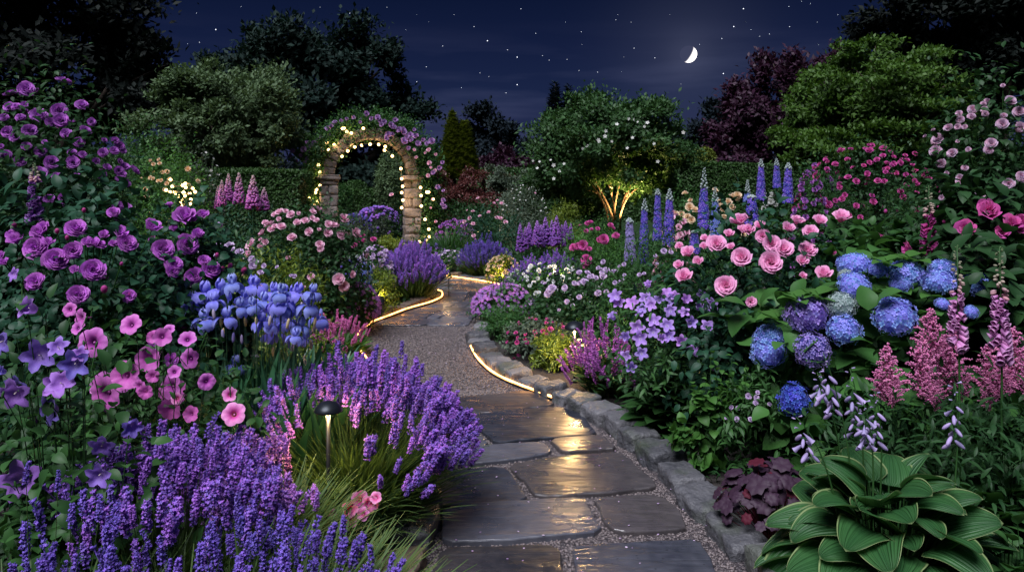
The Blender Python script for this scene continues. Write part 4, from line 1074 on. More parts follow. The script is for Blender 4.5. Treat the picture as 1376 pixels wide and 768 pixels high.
tree('plum_shrub', 'dark plum coloured round bush below the distant tree', 692, 30, [(694, 213, 62, 46), (670, 225, 50, 30)], 7000, .17, 'tree_purple', tr=.1, cat='shrub')
conifer('distant_conifer', 'distant dark conifer with two tips left of the central tree', 752, 44, 108, 235, 78, 9000, .3, 'tree_far', ((-6, 0), (12, 6)))
tree('distant_tree', 'distant bluish tree between central tree and purple tree', 955, 40, [(952, 175, 66, 70), (935, 200, 70, 60), (980, 195, 50, 70)], 11000, .26, 'tree_far', tr=.3)
tree('purple_beech', 'dark purple leaved tree left of the green maple', 1050, 24, [(1035, 140, 110, 110), (1065, 105, 110, 70, 1), (1000, 180, 80, 80), (1000, 150, 50, 60), (1050, 190, 130, 90), (1110, 95, 70, 60, 2), (985, 208, 70, 40, -1), (1095, 130, 90, 110)], 34000, .17, 'tree_purple', tr=.28, kmul=.6, lump=.28)
tree('dark_tree', 'nearly black tree hanging over the top right corner', 1330, 22, [(1290, 40, 220, 110), (1350, 100, 200, 170), (1215, 20, 130, 60), (1200, 45, 70, 36), (1260, 80, 110, 70, 1), (1400, 20, 200, 160), (1320, -60, 260, 120)], 52000, .2, 'tree_black', tr=.4, kmul=.6, lump=.25)
# layered maple: many flattened pads
pads = []
for x, y_, w in ((1170, 75, 90), (1215, 82, 110), (1130, 100, 90), (1190, 105, 150), (1250, 108, 80), (1105, 128, 90), (1165, 132, 150), (1235, 130, 120), (1275, 135, 60), (1085, 152, 80), (1140, 158, 130), (1210, 158, 150), (1265, 160, 70),
                 (1065, 180, 70), (1115, 185, 120), (1180, 188, 140), (1245, 188, 100), (1075, 205, 70), (1130, 212, 120), (1200, 212, 140), (1260, 212, 80), (1160, 225, 180)):
    pads.append((x, y_, w, 30 + random.random() * 12, random.uniform(-1.2, 1.0)))
pads += [(1190, 160, 200, 120, .3), (1120, 175, 110, 90, .6), (1240, 165, 110, 100, .6)]
tree('maple_tree', 'fresh green maple in layered tiers above the right beds', 1175, 14.5, pads, 72000, .095, 'tree_maple', tr=.14, kmul=.5, lump=.22, sig=.16, dy=.9)

hedge('clipped dark hedge left of the arch below the rounded tree', 262, 402, 13, 231, .9, 22000, .055)
hedge('clipped hedge seen through the arch opening', 440, 560, 19.5, 257, 1.0, 12000, .075)
hedge('long clipped hedge right of the central tree', 895, 1075, 20, 222, 1.1, 20000, .085)
hedge('low dark hedge closing the view behind the central tree', 690, 900, 27, 236, 1.0, 12000, .1)
hedge('dark hedge behind the left shrubs', -60, 275, 21, 205, 1.0, 16000, .1)
hedge('dark hedge behind the maple on the right', 1080, 1500, 21, 205, 1.0, 16000, .1)
hedge('dark hedge between the arch and the central tree', 560, 700, 26, 228, 1.0, 9000, .1)

def ball(name, label, px, Y, py, wpx, hpx, n, ls, lmat, tmpl=LEAF_FAR, sig=.05, lump=.04, inner=.25, cat='shrub', K=None, group=None):
    c = W(px, py, Y); k = Y / FPX; rad = np.array((wpx / 2 * k, wpx / 2 * k, hpx / 2 * k)); th = thing(name, label, cat, (c[0], c[1], 0), group)
    part('stem', tube([(c[0], c[1], 0), (c[0], c[1], max(.1, c[2]))], [.04, .02], 6), M['bark'], th)
    part('foliage', leaf_cloud(c, rad * .95, n, ls, tmpl, K or 400, sig, inner, zmin=-.95, lump=lump), M[lmat], th)
    return th
ball('topiary_ball', 'small clipped green ball in front of the right hedge', 984, 15, 252, 40, 42, 5000, .05, 'hedge')
ball('topiary_ball', 'rounded clipped bush peeping over the right hedge', 945, 22, 214, 30, 30, 2500, .08, 'tree_gold')
ball('topiary_cone', 'clipped green dome seen through the left of the arch', 458, 17.5, 278, 34, 62, 4500, .05, 'leaf_mid')
ball('topiary_ball', 'tiny green ball behind the hedge inside the arch', 477, 24, 252, 30, 18, 1500, .07, 'hedge')
ball('round_shrub', 'grey green shrub inside the right of the arch', 527, 18, 248, 40, 80, 6500, .06, 'tree_grey', lump=.12, sig=.12)

# central tree with several lit stems
def central_tree():
    Y = 16.5; k = Y / FPX
    th = thing('multi_stem_tree', 'dark domed tree with golden lit stems and white blossoms', 'tree', (wx(825, Y), Y, 0))
    def p(x, y_, d=0): return W(x, y_, Y + d)
    segs = [([(826, 345), (826, 298), (815, 270), (800, 245), (798, 235)], .055, -.1), ([(824, 345), (824, 300), (828, 262), (838, 230), (850, 205)], .05, .1), ([(832, 345), (830, 295), (842, 265), (855, 252), (868, 250)], .05, 0),
            ([(818, 345), (820, 292), (806, 262), (790, 240), (770, 215)], .05, -.3), ([(828, 345), (828, 292), (822, 262), (820, 235), (812, 200)], .05, .2), ([(834, 345), (834, 305), (833, 280), (845, 252), (856, 235)], .04, .3),
            ([(806, 262), (796, 256), (788, 256)], .02, -.2), ([(822, 262), (816, 240), (808, 222)], .02, 0), ([(842, 265), (850, 240), (852, 220)], .025, 0)]
    part('trunk', join([tube(curve_pts([p(x, y_, d) for x, y_ in pl]), np.linspace(r_ * .62, r_ * .2, 13), 7) for pl, r_, d in segs]), M['bark_gold'], th)
    crowns = [(818, 190, 205, 132), (818, 178, 200, 90), (760, 195, 110, 100), (870, 180, 100, 100), (745, 235, 90, 90, .3), (800, 150, 120, 50), (850, 148, 90, 45), (815, 200, 180, 80, -.8), (890, 215, 60, 80), (870, 232, 90, 50), (780, 225, 120, 60), (735, 265, 60, 60, .6), (830, 215, 130, 60, -.9), (750, 255, 90, 70, -.3), (880, 245, 70, 50, .4), (800, 240, 110, 50, .9), (770, 270, 80, 50, 1.0), (818, 160, 150, 60, -.5), (775, 215, 100, 60, -.6), (862, 205, 100, 60, -.6), (838, 232, 70, 30, -.2)]
    part('crown', crown_geo(crowns, Y, 62000, .095, LEAF_FAR, lump=.2, sig=.13, kmul=.5), M['tree_green'], th)
    pts = [(783, 200), (787, 198), (790, 196), (814, 176), (822, 190), (829, 167), (845, 160), (870, 165), (852, 161), (857, 164), (879, 193), (884, 217), (740, 215), (716, 216), (722, 226), (744, 222), (752, 230), (758, 220), (804, 188), (813, 183), (866, 170), (918, 178), (850, 185), (843, 199), (805, 190), (744, 240), (725, 217)]
    A = np.array([p(x, y_, -1.75 + .3 * random.random()) for x, y_ in pts]); n = len(A)
    f = np.repeat(np.array([[-.1, -1, .4]]), n, 0) + rvec(n) * .4
    parts('blossom', th, [floret(5, .55)], spin(frames(f, (0, 0, 1)), n), A, .028 + .02 * RNG.random(n), M['white'])
def curve_pts(P):
    P = np.array(P); t = np.linspace(0, 1, len(P)); s = np.linspace(0, 1, 13)
    Q = np.stack([np.interp(s, t, P[:, i]) for i in range(3)], -1)
    for _ in range(2): Q[1:-1] = (Q[:-2] + 2 * Q[1:-1] + Q[2:]) / 4
    return Q
central_tree()

# ------------------------------------------------------------------ stone arch, climbing rose and fairy lights
seed(31)
AY = 15.5; AC = np.array((wx(498.5, AY), AY, 0)); AR = rotz(math.radians(14)); SPR = 1.60; R0, R1, DEP = .73, .97, .40
def A(G): return xf(G, AR, AC)
def arch():
    th = thing('stone_arch', 'rounded garden arch of weathered brown stone blocks', 'arch', AC)
    for sx in (-1, 1):
        gs = []; z = 0; k = 0; xc = sx * (R0 + R1) / 2
        while z < SPR - .12:
            h = random.uniform(.15, .24); h = min(h, SPR - .06 - z)
            if random.random() < .55:
                w = random.uniform(.45, .6) * .37
                blks = [(xc - .185 + w / 2, w), (xc + w / 2, .37 - w)]
            else: blks = [(xc, .37)]
            for x, w in blks:
                g = xf(rock(w - .008, DEP + random.uniform(-.02, .02), h - .008, 500 + int(sx * 20) + k, 7, .05, 9), None, (x, random.uniform(-.01, .01), z)); g.r[:] = random.random(); gs.append(g); k += 1
            z += h
        core = xf(rock(.33, DEP - .05, SPR - .03, 9, 4, 0, 30), None, (xc, 0, 0), m=1)
        p = part('pillar', A(join(gs + [core])), [M['masonry'], M['mortar']], th)
        c1 = join([xf(rock(.47, DEP + .10, .055, 560 + sx, 8, .05, 12), None, (xc, 0, SPR - .065)), xf(rock(.41, DEP + .05, .05, 570 + sx, 8, .05, 12), None, (xc, 0, SPR - .11)), xf(rock(.43, DEP + .07, .03, 580 + sx, 8, .05, 12), None, (xc, 0, SPR - .012))])
        part('capital', A(c1), M['masonry'], th)
    n = 17; gs = []
    for i in range(n):
        a0, a1 = PI * i / n, PI * (i + 1) / n
        g = rock(1, 1, 1, 600 + i, 8, .03, 12); V = g.V.copy()
        da = (a1 - a0); th_ = (a0 + a1) / 2 + V[:, 0] * (da - .014) + (random.uniform(-.01, .01)); rr = R0 + (R1 - R0 + random.uniform(-.012, .02)) * V[:, 2]
        g.V = np.stack([-np.cos(th_) * rr, V[:, 1] * DEP, SPR + .02 + np.sin(th_) * rr], -1); g.r[:] = random.random(); gs.append(g)
    core = grid(40, 1, lambda U, V: (-np.cos(U * PI) * (R0 + .02), (V - .5) * (DEP - .05), SPR + .02 + np.sin(U * PI) * (R0 + .02)), m=1)
    core2 = grid(40, 1, lambda U, V: (-np.cos(U * PI) * (R0 + .02 + V * .2), 0 * U - DEP / 2 + .025, SPR + .02 + np.sin(U * PI) * (R0 + .02 + V * .2)), m=1)
    part('arch_ring', A(join(gs + [core, core2])), [M['masonry'], M['mortar']], th)
arch()
def T2(x, y): return (340 + x * .3385, 120 + y * .3385)
def climbing_rose():
    th = thing('climbing_rose', 'climbing rose with lilac blooms smothering the stone arch', 'climbing rose', AC)
    gs = []
    for i in range(26):
        a = PI * (i / 25); r = R1 + .10 + .10 * random.random()
        c = AR @ np.array((-math.cos(a) * r, .02, SPR + math.sin(a) * r)) + AC
        gs.append(leaf_cloud(c, (.27, .28, .24), 800, .055, LEAF_FAR, 12, .35, .3, -1))
    for sx, wd in ((-1, .32), (1, .23)):
        for i in range(12):
            z = .15 + i * .14; r = R1 + .12 + .16 * random.random() + (.10 if sx < 0 else 0)
            c = AR @ np.array((sx * r, .0, z)) + AC
            gs.append(leaf_cloud(c, (wd, .28, .2), 650, .055, LEAF_FAR, 12, .35, .3, -1))
    for sx in (-1, 1):
        for k in range(3):
            pts = [AR @ np.array((sx * (R1 + .08 + .05 * math.sin(i + k)), -.05 + .08 * k, .16 * i)) + AC for i in range(11)]
            gs.append(tube(pts, np.linspace(.02, .008, 11), 5))
    part('foliage', join(gs), M['leaf_mid'], th)
    vio = [(158, 243, 20), (200, 238, 26), (215, 210, 18), (240, 212, 18), (172, 285, 15), (165, 322, 24), (205, 290, 18), (165, 370, 18), (130, 428, 24), (170, 420, 20), (165, 395, 16), (325, 132, 24), (298, 155, 26), (450, 97, 24), (372, 117, 16), (495, 112, 26), (520, 130, 24), (565, 122, 22), (548, 140, 26), (580, 160, 26), (600, 170, 26), (537, 180, 30), (552, 178, 20), (600, 205, 30), (625, 180, 24), (645, 185, 26), (655, 215, 26), (710, 205, 28), (595, 160, 24), (470, 115, 20), (510, 140, 20), (530, 195, 20), (640, 160, 16), (752, 290, 18), (740, 312, 22), (733, 388, 22), (755, 440, 20), (760, 465, 22), (750, 455, 16), (755, 402, 14), (715, 330, 20), (617, 233, 18), (628, 200, 20), (610, 190, 22), (560, 150, 22), (505, 125, 20), (190, 262, 16), (150, 440, 18), (135, 450, 14), (425, 130, 14), (230, 225, 18), (225, 245, 14), (185, 310, 20), (155, 345, 22), (180, 400, 18), (145, 375, 16), (195, 340, 16), (150, 265, 16), (135, 410, 18), (215, 275, 16), (270, 190, 20), (255, 205, 18), (350, 125, 18), (400, 112, 18), (310, 145, 18), (675, 200, 18), (690, 215, 20)]
    pal = [(238, 316, 20), (212, 350, 18), (275, 241, 20), (697, 240, 20), (695, 342, 18), (683, 252, 12), (648, 270, 16), (550, 418, 18), (725, 525, 14), (713, 436, 12), (700, 292, 20), (725, 258, 14), (706, 310, 12), (722, 322, 16), (670, 610, 10), (705, 470, 10), (180, 345, 12), (255, 350, 12), (640, 240, 14)]
    for lst, mt in ((vio, 'phlox'), (pal, 'rose_pale')):
        P = []; S = []
        for x, y_, d in lst:
            px, py = T2(x, y_); Y = AY - .30 - random.random() * .12; p = W(px, py, Y)
            P.append(p); S.append(d * .3385 / 2 * Y / FPX)
        P = np.array(P); n = len(P); f = np.array((.1, -1, .35)) + rvec(n) * .45
        parts('bloom', th, ROSE_LO, spin(frames(f, (0, 0, 1)), n), P, np.array(S), M['rose_lilac_arch' if mt == 'phlox' else mt])
    k = 60; a = RNG.random(k) * PI * 1.1 - .05; r = R1 + .08 + .2 * RNG.random(k)
    P = np.stack([-np.cos(a) * r, .25 + .1 * RNG.random(k), SPR + np.sin(a) * r], -1) @ AR.T + AC
    parts('bloom', th, ROSE_LO, spin(frames(rvec(k) + np.array((0, .8, .4)), (0, 0, 1)), k), P, .035, M['rose_lilac_arch'], 0)
M['rose_lilac_arch'] = P3('lilac_arch_rose', [(0, (.24, .11, .36)), (.6, (.38, .22, .54)), (1, (.52, .36, .66))], .2, (.46, .20, .48))
climbing_rose()
def point(nm, loc, watts, parent, rad=.02, col=(1, .60, .24)):
    l = bpy.data.lights.new(nm, 'POINT'); l.energy = watts; l.color = col; l.shadow_soft_size = rad
    o = bpy.data.objects.new(nm, l); COL.objects.link(o); o.parent = parent; o.location = np.array(loc) - np.array(parent.location)
    return o
def bulbs(th, P, s, glass=None):
    R = frames(rvec(len(P)), (0, 0, 1)); parts('bulb', th, [ICO1], R, P, s, M['bulb'])
def fairy():
    th = thing('string_light', 'warm string of bulbs wound round the stone arch', 'string lights', AC)
    lst = [(260, 300), (265, 328), (266, 381), (248, 410), (224, 430), (200, 443), (258, 445), (243, 460), (322, 220), (355, 156), (362, 155), (390, 174), (438, 155), (376, 245), (353, 266), (404, 229), (432, 222), (465, 218), (499, 219), (525, 227), (522, 242), (553, 265), (587, 315), (590, 355), (665, 390), (667, 422), (697, 408), (668, 463), (683, 516), (698, 555), (595, 440), (590, 470), (372, 168), (293, 212), (252, 398), (715, 436), (690, 408), (300, 240), (700, 585), (690, 600), (660, 605), (236, 470), (590, 410), (594, 385)]
    P = []
    for x, y_ in lst:
        px, py = T2(x, y_)
        under = 345 < x < 595 and 215 < y_ < 480
        P.append(W(px, py, AY - (.16 if under else .34)))
    P = np.array(P); bulbs(th, P, .030)
    for x, y_ in ((262, 335), (245, 430), (325, 215), (390, 165), (395, 235), (465, 225), (535, 245), (590, 330), (592, 440), (668, 395), (672, 460), (692, 540), (690, 600)):
        px, py = T2(x, y_); point('lamp_light', W(px, py, AY - (.22 if 345 < x < 595 and 215 < y_ < 480 else .46)), 2.6, th, .04)
    cols = [P[[18, 17, 16, 15, 13, 14]], P[[18, 19, 20, 21, 22, 23, 42]], P[[8, 0, 1, 2, 3, 4, 5, 7]], P[[12, 11, 9, 8]], P[[24, 25, 27, 28, 29]]]
    part('wire', join([tube(c + np.array((0, 0, .02)), .005, 4) for c in cols]), M['wire'], th)
fairy()

# ------------------------------------------------------------------ lamps
def path_light(label, px, py, Y, capw, watts):
    p = W(px, py, Y); r = capw / 2 * Y / FPX
    th = thing('path_light', label, 'path light', (p[0], p[1], 0), 'mushroom path lights')
    prof = [(0, r * .62), (r * .25, r * .6), (r * .55, r * .5), (r * .85, r * .25), (r, 0), (r * 1.0, -r * .1), (r * .9, -r * .06), (0.0001, r * .1)]
    pr = np.array(prof); cap = grid(24, 7, lambda U, V: (np.interp(V * 7, range(8), pr[:, 0]) * np.cos(U * 2 * PI), np.interp(V * 7, range(8), pr[:, 0]) * np.sin(U * 2 * PI), np.interp(V * 7, range(8), pr[:, 1])), wrap=True)
    part('cap', xf(cap, None, p), M['black'], th)
    part('pole', join([tube([(p[0], p[1], 0), (p[0], p[1], p[2] - r * .05)], .008, 10), tube([(p[0], p[1], 0), (p[0], p[1], .03)], [.03, .02], 10)]), M['black'], th)
    part('bulb', xf(Geo(ICO1.V * (1, 1, .5), ICO1.T), None, p + np.array((0, 0, -r * .12)), r * .28), M['warm'], th)
    for k in range(3):
        a_ = k * 2.09 + .5
        point('lamp_light', p + np.array((math.cos(a_) * r * .45, math.sin(a_) * r * .45, -r * .25)), watts / 3, th, .012)
def spot(label, px, py, Y, watts, z=None, aim=(0, .3, 1), kind='point'):
    p = W(px, py, Y)
    if z is not None: p[2] = z
    th = thing('garden_spotlight', label, 'spotlight', (p[0], p[1], 0), 'small garden spotlights')
    d = unit(np.array(aim, float)); R = frames(d[None], (0, 1, 0))[0]
    hs = grid(14, 4, lambda U, V: (np.array([.018, .026, .028, .03, .026])[(V * 4).round().astype(int)] * np.cos(U * 2 * PI), np.array([.018, .026, .028, .03, .026])[(V * 4).round().astype(int)] * np.sin(U * 2 * PI), np.array([-.06, -.05, 0, .03, .015])[(V * 4).round().astype(int)]), wrap=True)
    part('housing', xf(hs, R, p), M['black'], th)
    part('stake', tube([(p[0], p[1], -.02), (p[0], p[1], max(.02, p[2] - .03))], .006, 6), M['black'], th)
    part('lens', xf(Geo(ICO1.V * (1, 1, .3), ICO1.T), R, p + d * .016, .024), M['warm'], th)
    if kind == 'spot':
        l = bpy.data.lights.new('lamp_light', 'SPOT'); l.energy = watts; l.color = (1, .66, .28); l.spot_size = math.radians(95); l.spot_blend = .8; l.shadow_soft_size = .03
        o = bpy.data.objects.new('lamp_light', l); COL.objects.link(o); o.parent = th; o.location = p + d * .06 - np.array(th.location)
        o.rotation_euler = Vector(d).to_track_quat('-Z', 'Y').to_euler()
    else: point('lamp_light', p + d * .06, watts, th, .025)
path_light('dark mushroom path light glowing inside the front lavender', 441, 550, 2.92, 38, 7.0)
path_light('dark mushroom path light glowing behind the magenta salvia', 772, 440, 5.55, 28, 21)
spot('spotlight at the foot of the central multi stem tree', 824, 320, 15.3, 90, z=.22, aim=(0, .55, 1), kind='spot')
spot('added second spotlight brightening the crown of the central tree', 842, 318, 16.2, 700, z=.4, aim=(-.05, .1, 1), kind='spot')  # added lamp, lifts the crown beyond what the first spotlight gives
spot('spotlight beside the lavender at the path bend', 603, 368, 9.6, 5, z=.3, aim=(-.5, -.1, 1))
spot('spotlight by the chartreuse shrub at the left bend', 513, 388, 8.0, 2.2, z=.22, aim=(-.2, .5, 1))
spot('spotlight under the peach flowers at the far bend', 672, 366, 10.55, 5, z=.12, aim=(0, .3, 1))
spot('spotlight among the white phlox on the right', 748, 374, 7.75, 5, z=.52, aim=(0, .2, 1))
spot('spotlight inside the arch lavender bed', 640, 330, 14.2, 7, z=.3, aim=(-.3, .4, 1))

# ------------------------------------------------------------------ back and middle beds
seed(41)
E5 = dict(off=(880, 200), sc=.3647)
T5 = dict(off=(0, 120), sc=.293)
T6 = dict(off=(0, 300), sc=.293)
TT = dict(off=(340, 120), sc=.3385)
bush('lit_shrub', 'green shrub behind the fairy lit rose', 'shrub', 205, 10.5, 130, 178, 9000, .045, LEAF_FAR, M['leaf_mid'], shoots=30)
bush('fairy_lit_rose', 'cream rose bush glowing with fairy lights on the left', 'rose bush', 232, 9.2, 92, 208, 6000, .045, LEAF_MID, M['leaf_fresh'],
     [(690, 328, 20), (703, 343, 20), (728, 322, 18), (732, 340, 20), (766, 378, 26), (745, 380, 20), (862, 365, 28), (690, 405, 22), (702, 410, 20), (726, 420, 20), (740, 418, 18), (908, 422, 26), (648, 408, 12), (665, 455, 18), (672, 462, 16), (680, 488, 20), (668, 492, 18), (778, 412, 22), (765, 432, 22), (755, 460, 20), (795, 436, 14), (868, 436, 14), (880, 450, 14)],
     ROSE_LO, M['rose_cream'], **T5)
def lights_in(label, pts, Y, w):
    P = np.array([W(0 + x * .293, 120 + y_ * .293, Y + random.uniform(-.12, .1)) for x, y_ in pts]); th = thing('string_light', label, 'string lights', (P[:, 0].mean(), Y, 0))
    bulbs(th, P, .018); part('wire', tube(P[np.argsort(P[:, 2])], .003, 4), M['wire'], th)
    point('lamp_light', P.mean(0) + np.array((0, -.15, 0)), w, th, .1)
lights_in('fairy lights twinkling in the cream rose bush', [(833, 478), (820, 490), (835, 503), (848, 488), (826, 522), (850, 520), (872, 525), (875, 505), (852, 450), (850, 432), (884, 455), (800, 470), (806, 476), (782, 415), (790, 445), (845, 470), (832, 535), (870, 478), (762, 462), (780, 470), (838, 440), (895, 470)], 8.55, 9)
bush('white_shrub', 'pale leaved white flowering shrub right of the fairy lit rose', 'shrub', 277, 9.6, 44, 214, 2600, .04, LEAF_FAR, M['leaf_grey'], extra=(60, .018), bvars=[floret(5, .5)], bmat=M['white'])
bush('green_shrub', 'yellow green feathery shrub below the fairy lit rose', 'shrub', 222, 6.2, 150, 268, 3800, .05, LEAF_SLIM, M['leaf_fresh'], shoots=30)
bush('dark_shrub', 'dark shrub between the tall purple shrub and the foxgloves', 'shrub', 195, 7.5, 190, 262, 5000, .06, LEAF_MID, M['leaf_dark'])

def lupins(label, spec, Y, fmat, base_px, basew, hmid, leafm='leaf_teal', group='lupins'):
    """one plant with several spires; spec: (px, top, bottom, width)"""
    th = thing('lupin', label, 'lupin', (wx(base_px, Y), Y, 0), group)
    G = [leaf_cloud((wx(base_px, Y), Y, wz(hmid, Y) * .5), (basew / 2 * Y / FPX, .3, wz(hmid, Y) * .52), 2600, .06, LEAF_SLIM, 120, .2, .4, -.9)]
    for x, t, b, w in spec:
        yy = Y + random.uniform(-.15, .15); X = wx(x, yy); z0, z1 = wz(b, yy), wz(t, yy); r = w / 2 * yy / FPX
        G.append(tube([(X * .9 + wx(base_px, Y) * .1, yy, 0), (X, yy, z1)], .005, 5))
        n = 230; tt = RNG.random(n); a_ = np.arange(n) * 2.4; rr = r * (1 - tt ** 1.4) ** .8 * .9 + .002
        P = np.stack([X + rr * np.cos(a_), yy + rr * np.sin(a_), z0 + (z1 - z0) * tt], -1)
        S = r * .33 * (1.15 - .75 * tt)
        g = stamp(ICO0, frames(np.stack([np.cos(a_), np.sin(a_), np.full(n, .4)], -1), (0, 0, 1)), P, np.stack([S * .8, S * .8, S * 1.3], -1)); g.g = np.repeat(tt, 12)
        part('flower_spike', g, fmat, th)
    part('foliage', join(G), M[leafm], th)
lupins('clump of pink lupin spires behind the pale roses on the left', [(298, 242, 276, 10), (307, 233, 270, 11), (321, 232, 275, 13), (340, 236, 281, 16), (355, 252, 282, 12), (293, 250, 280, 8)], 9.4, M['lupin'], 325, 95, 286)
lupins('clump of violet lupin spires in the middle bed', [(699, 300, 338, 10), (711, 299, 330, 11), (722, 296, 328, 12), (733, 292, 328, 12), (727, 302, 332, 10), (742, 296, 330, 11), (748, 290, 330, 12), (755, 302, 334, 10), (760, 297, 320, 8), (767, 300, 322, 7), (706, 305, 335, 8)], 11.2, M['lupin_violet'], 732, 92, 345, 'leaf_dark')

# behind and around the arch
bush('violet_border', 'blue violet flower border beyond the arch opening', 'flowering plant', 508, 17.6, 62, 280, 2600, .05, LEAF_FAR, M['leaf_grey'], extra=(260, .035), bvars=[ICO1], bmat=M['lav'], face=0, limit=60)
bush('violet_border', 'lower blue violet flowers left of the arch border', 'flowering plant', 478, 16.8, 40, 290, 1500, .05, LEAF_FAR, M['leaf_grey'], extra=(120, .03), bvars=[ICO1], bmat=M['delph'], limit=40)
bush('mossy_shrub', 'low mossy green shrub at the foot of the arch', 'shrub', 527, 14.6, 44, 317, 2200, .04, LEAF_FAR, M['leaf_yellow'])
bush('green_shrub', 'ivy green shrub leaning on the right pillar inside', 'shrub', 540, 16.2, 34, 240, 3600, .05, LEAF_FAR, M['leaf_dark'])
bush('peony', 'magenta peony between pale roses and the arch', 'peony', 488, 9.5, 46, 318, 1500, .06, LEAF_MID, M['leaf_dark'], [(478, 596, 28), (437, 601, 24), (404, 620, 26), (435, 580, 22), (420, 600, 16)], ROSE_LO, M['rose_magenta'], **TT)
bush('feathery_grass_clump', 'grey green feathery clump left of the violet border', 'shrub', 476, 12.5, 52, 295, 2600, .05, LEAF_SLIM, M['leaf_grey'], shoots=40)
tree('red_shrub', 'dark red leaved shrub right of the arch', 615, 19.5, [(612, 250, 62, 50), (650, 255, 60, 46), (690, 248, 40, 30), (630, 275, 100, 50)], 12000, .07, 'leaf_red', tr=.04, cat='shrub', trunk_top=.5)
tree('pale_shrub', 'pale green rounded shrub above the pink roses', 674, 18, [(665, 238, 40, 34), (678, 262, 50, 50), (700, 250, 40, 40)], 7000, .06, 'leaf_grey', tr=.04, cat='shrub', trunk_top=.5)
bush('dark_shrub', 'dark green shrub between the red shrub and the grasses', 'shrub', 640, 16.5, 130, 272, 5500, .06, LEAF_FAR, M['leaf_dark'])
bush('pink_rose_bush', 'distant small pink rose bush right of the arch', 'rose bush', 662, 13.5, 92, 283, 3200, .05, LEAF_FAR, M['leaf_teal'],
     [(873, 485, 18), (935, 488, 18), (839, 526, 18), (860, 511, 18), (874, 533, 18), (900, 503, 15), (968, 509, 20), (982, 512, 20), (1002, 527, 20), (876, 581, 18), (893, 432, 14), (957, 452, 14), (987, 452, 16), (970, 440, 10), (1120, 412, 10), (850, 480, 9)], ROSE_LO, M['rose_pale'], **TT)
bush('silver_shrub', 'silvery feathery shrub with tiny white tips mid garden', 'shrub', 704, 14.5, 62, 254, 5200, .055, LEAF_SLIM, M['leaf_grey'], extra=(50, .016), bvars=[ICO0], bmat=M['white'], shoots=50)
bush('yellow_shrub', 'small yellow green shrub left of the central tree trunk', 'shrub', 758, 14, 48, 272, 2600, .05, LEAF_SLIM, M['leaf_yellow'], shoots=20)
bush('dark_shrub', 'dark undergrowth shrub below the central tree', 'shrub', 800, 14.8, 110, 298, 3600, .06, LEAF_FAR, M['leaf_dark'])
spike_bush('ornamental_grass', 'clump of fresh green grass blades right of the arch', 'grass', 606, 13.2, 350, .42, .42, 14, .08, [OCT], M['lav'], M['leaf_mid'], 900, LEAF_GRASS, .55, None, .3)
spike_bush('lavender', 'distant lavender mound left of the violet lupins', 'lavender', 652, 11.6, 370, .46, .52, 420, .10, LAVF, M['lav_deep'], M['leaf_lav'], 700, LEAF_GRASS, .38, 'lavender mounds')
bush('violet_flower_clump', 'bright violet flower clump above the fresh grass', 'flowering plant', 612, 14.2, 50, 298, 900, .05, LEAF_FAR, M['leaf_mid'], extra=(110, .035), bvars=ROSE_LO, bmat=M['phlox'], limit=50)
bush('white_edging_flowers', 'low white and blue flower mound right of the arch pillar', 'flowering plant', 606, 12.3, 56, 338, 1600, .04, LEAF_FAR, M['leaf_mid'], extra=(190, .022), bvars=[floret(5, .5)], bmat=M['phlox_pale'], limit=80)
bush('peach_flower_clump', 'small peach flowered clump glowing at the far bend', 'flowering plant', 676, 10.7, 42, 346, 1800, .04, LEAF_FAR, M['leaf_yellow'], extra=(90, .022), bvars=ROSE_LO, bmat=M['rose_cream'], limit=60)

spike_bush('lavender', 'rounded lavender mound at the left bend of the path', 'lavender', 552, 9.3, 405, .46, .66, 620, .105, LAVF, M['lav'], M['leaf_lav'], 900, LEAF_GRASS, .42, 'lavender mounds', zvar=.1)
spike_bush('lavender', 'lavender row between the peach flowers and white phlox', 'lavender', 722, 9.4, 400, .42, .48, 380, .10, LAVF, M['lav'], M['leaf_lav'], 500, LEAF_GRASS, .32, 'lavender mounds')
spike_bush('lavender', 'second lavender tuft behind the violet phlox', 'lavender', 752, 9.9, 400, .34, .50, 220, .10, LAVF, M['lav'], M['leaf_lav'], 400, LEAF_GRASS, .32, 'lavender mounds')
bush('chartreuse_shrub', 'small glowing chartreuse shrub beside the left bend', 'shrub', 508, 8.15, 52, 366, 2400, .04, LEAF_SLIM, M['leaf_yellow'], shoots=24)
bush('chartreuse_shrub', 'round yellow green cushion left of the glowing one', 'shrub', 478, 7.6, 36, 380, 1200, .035, LEAF_MID, M['leaf_yellow'])
bush('pale_rose_bush', 'pale pink rose bush in front of the arch left pillar', 'rose bush', 412, 7.0, 150, 284, 6500, .05, LEAF_MID, M['leaf_dark'],
     [(150, 498, 38), (130, 484, 24), (103, 515, 22), (48, 529, 28), (72, 555, 34), (113, 545, 38), (155, 588, 40), (175, 528, 32), (207, 522, 34), (238, 486, 28), (235, 510, 24), (252, 520, 26), (222, 565, 36), (181, 492, 18), (297, 570, 38), (300, 535, 34), (322, 538, 30), (347, 577, 36), (265, 615, 36), (268, 632, 30), (262, 556, 18), (354, 590, 18), (47, 605, 30), (28, 622, 24), (135, 668, 14), (30, 595, 18)], ROSE_LO, M['rose_pale'], extra=(26, .045), **TT)
bush('violet_flower_clump', 'purple flowers carpeting the left bed below the delphiniums', 'flowering plant', 466, 7.4, 80, 380, 2200, .04, LEAF_MID, M['leaf_dark'], extra=(420, .022), bvars=[FLORET5], bmat=[M['phlox'], M['bee']], limit=100)
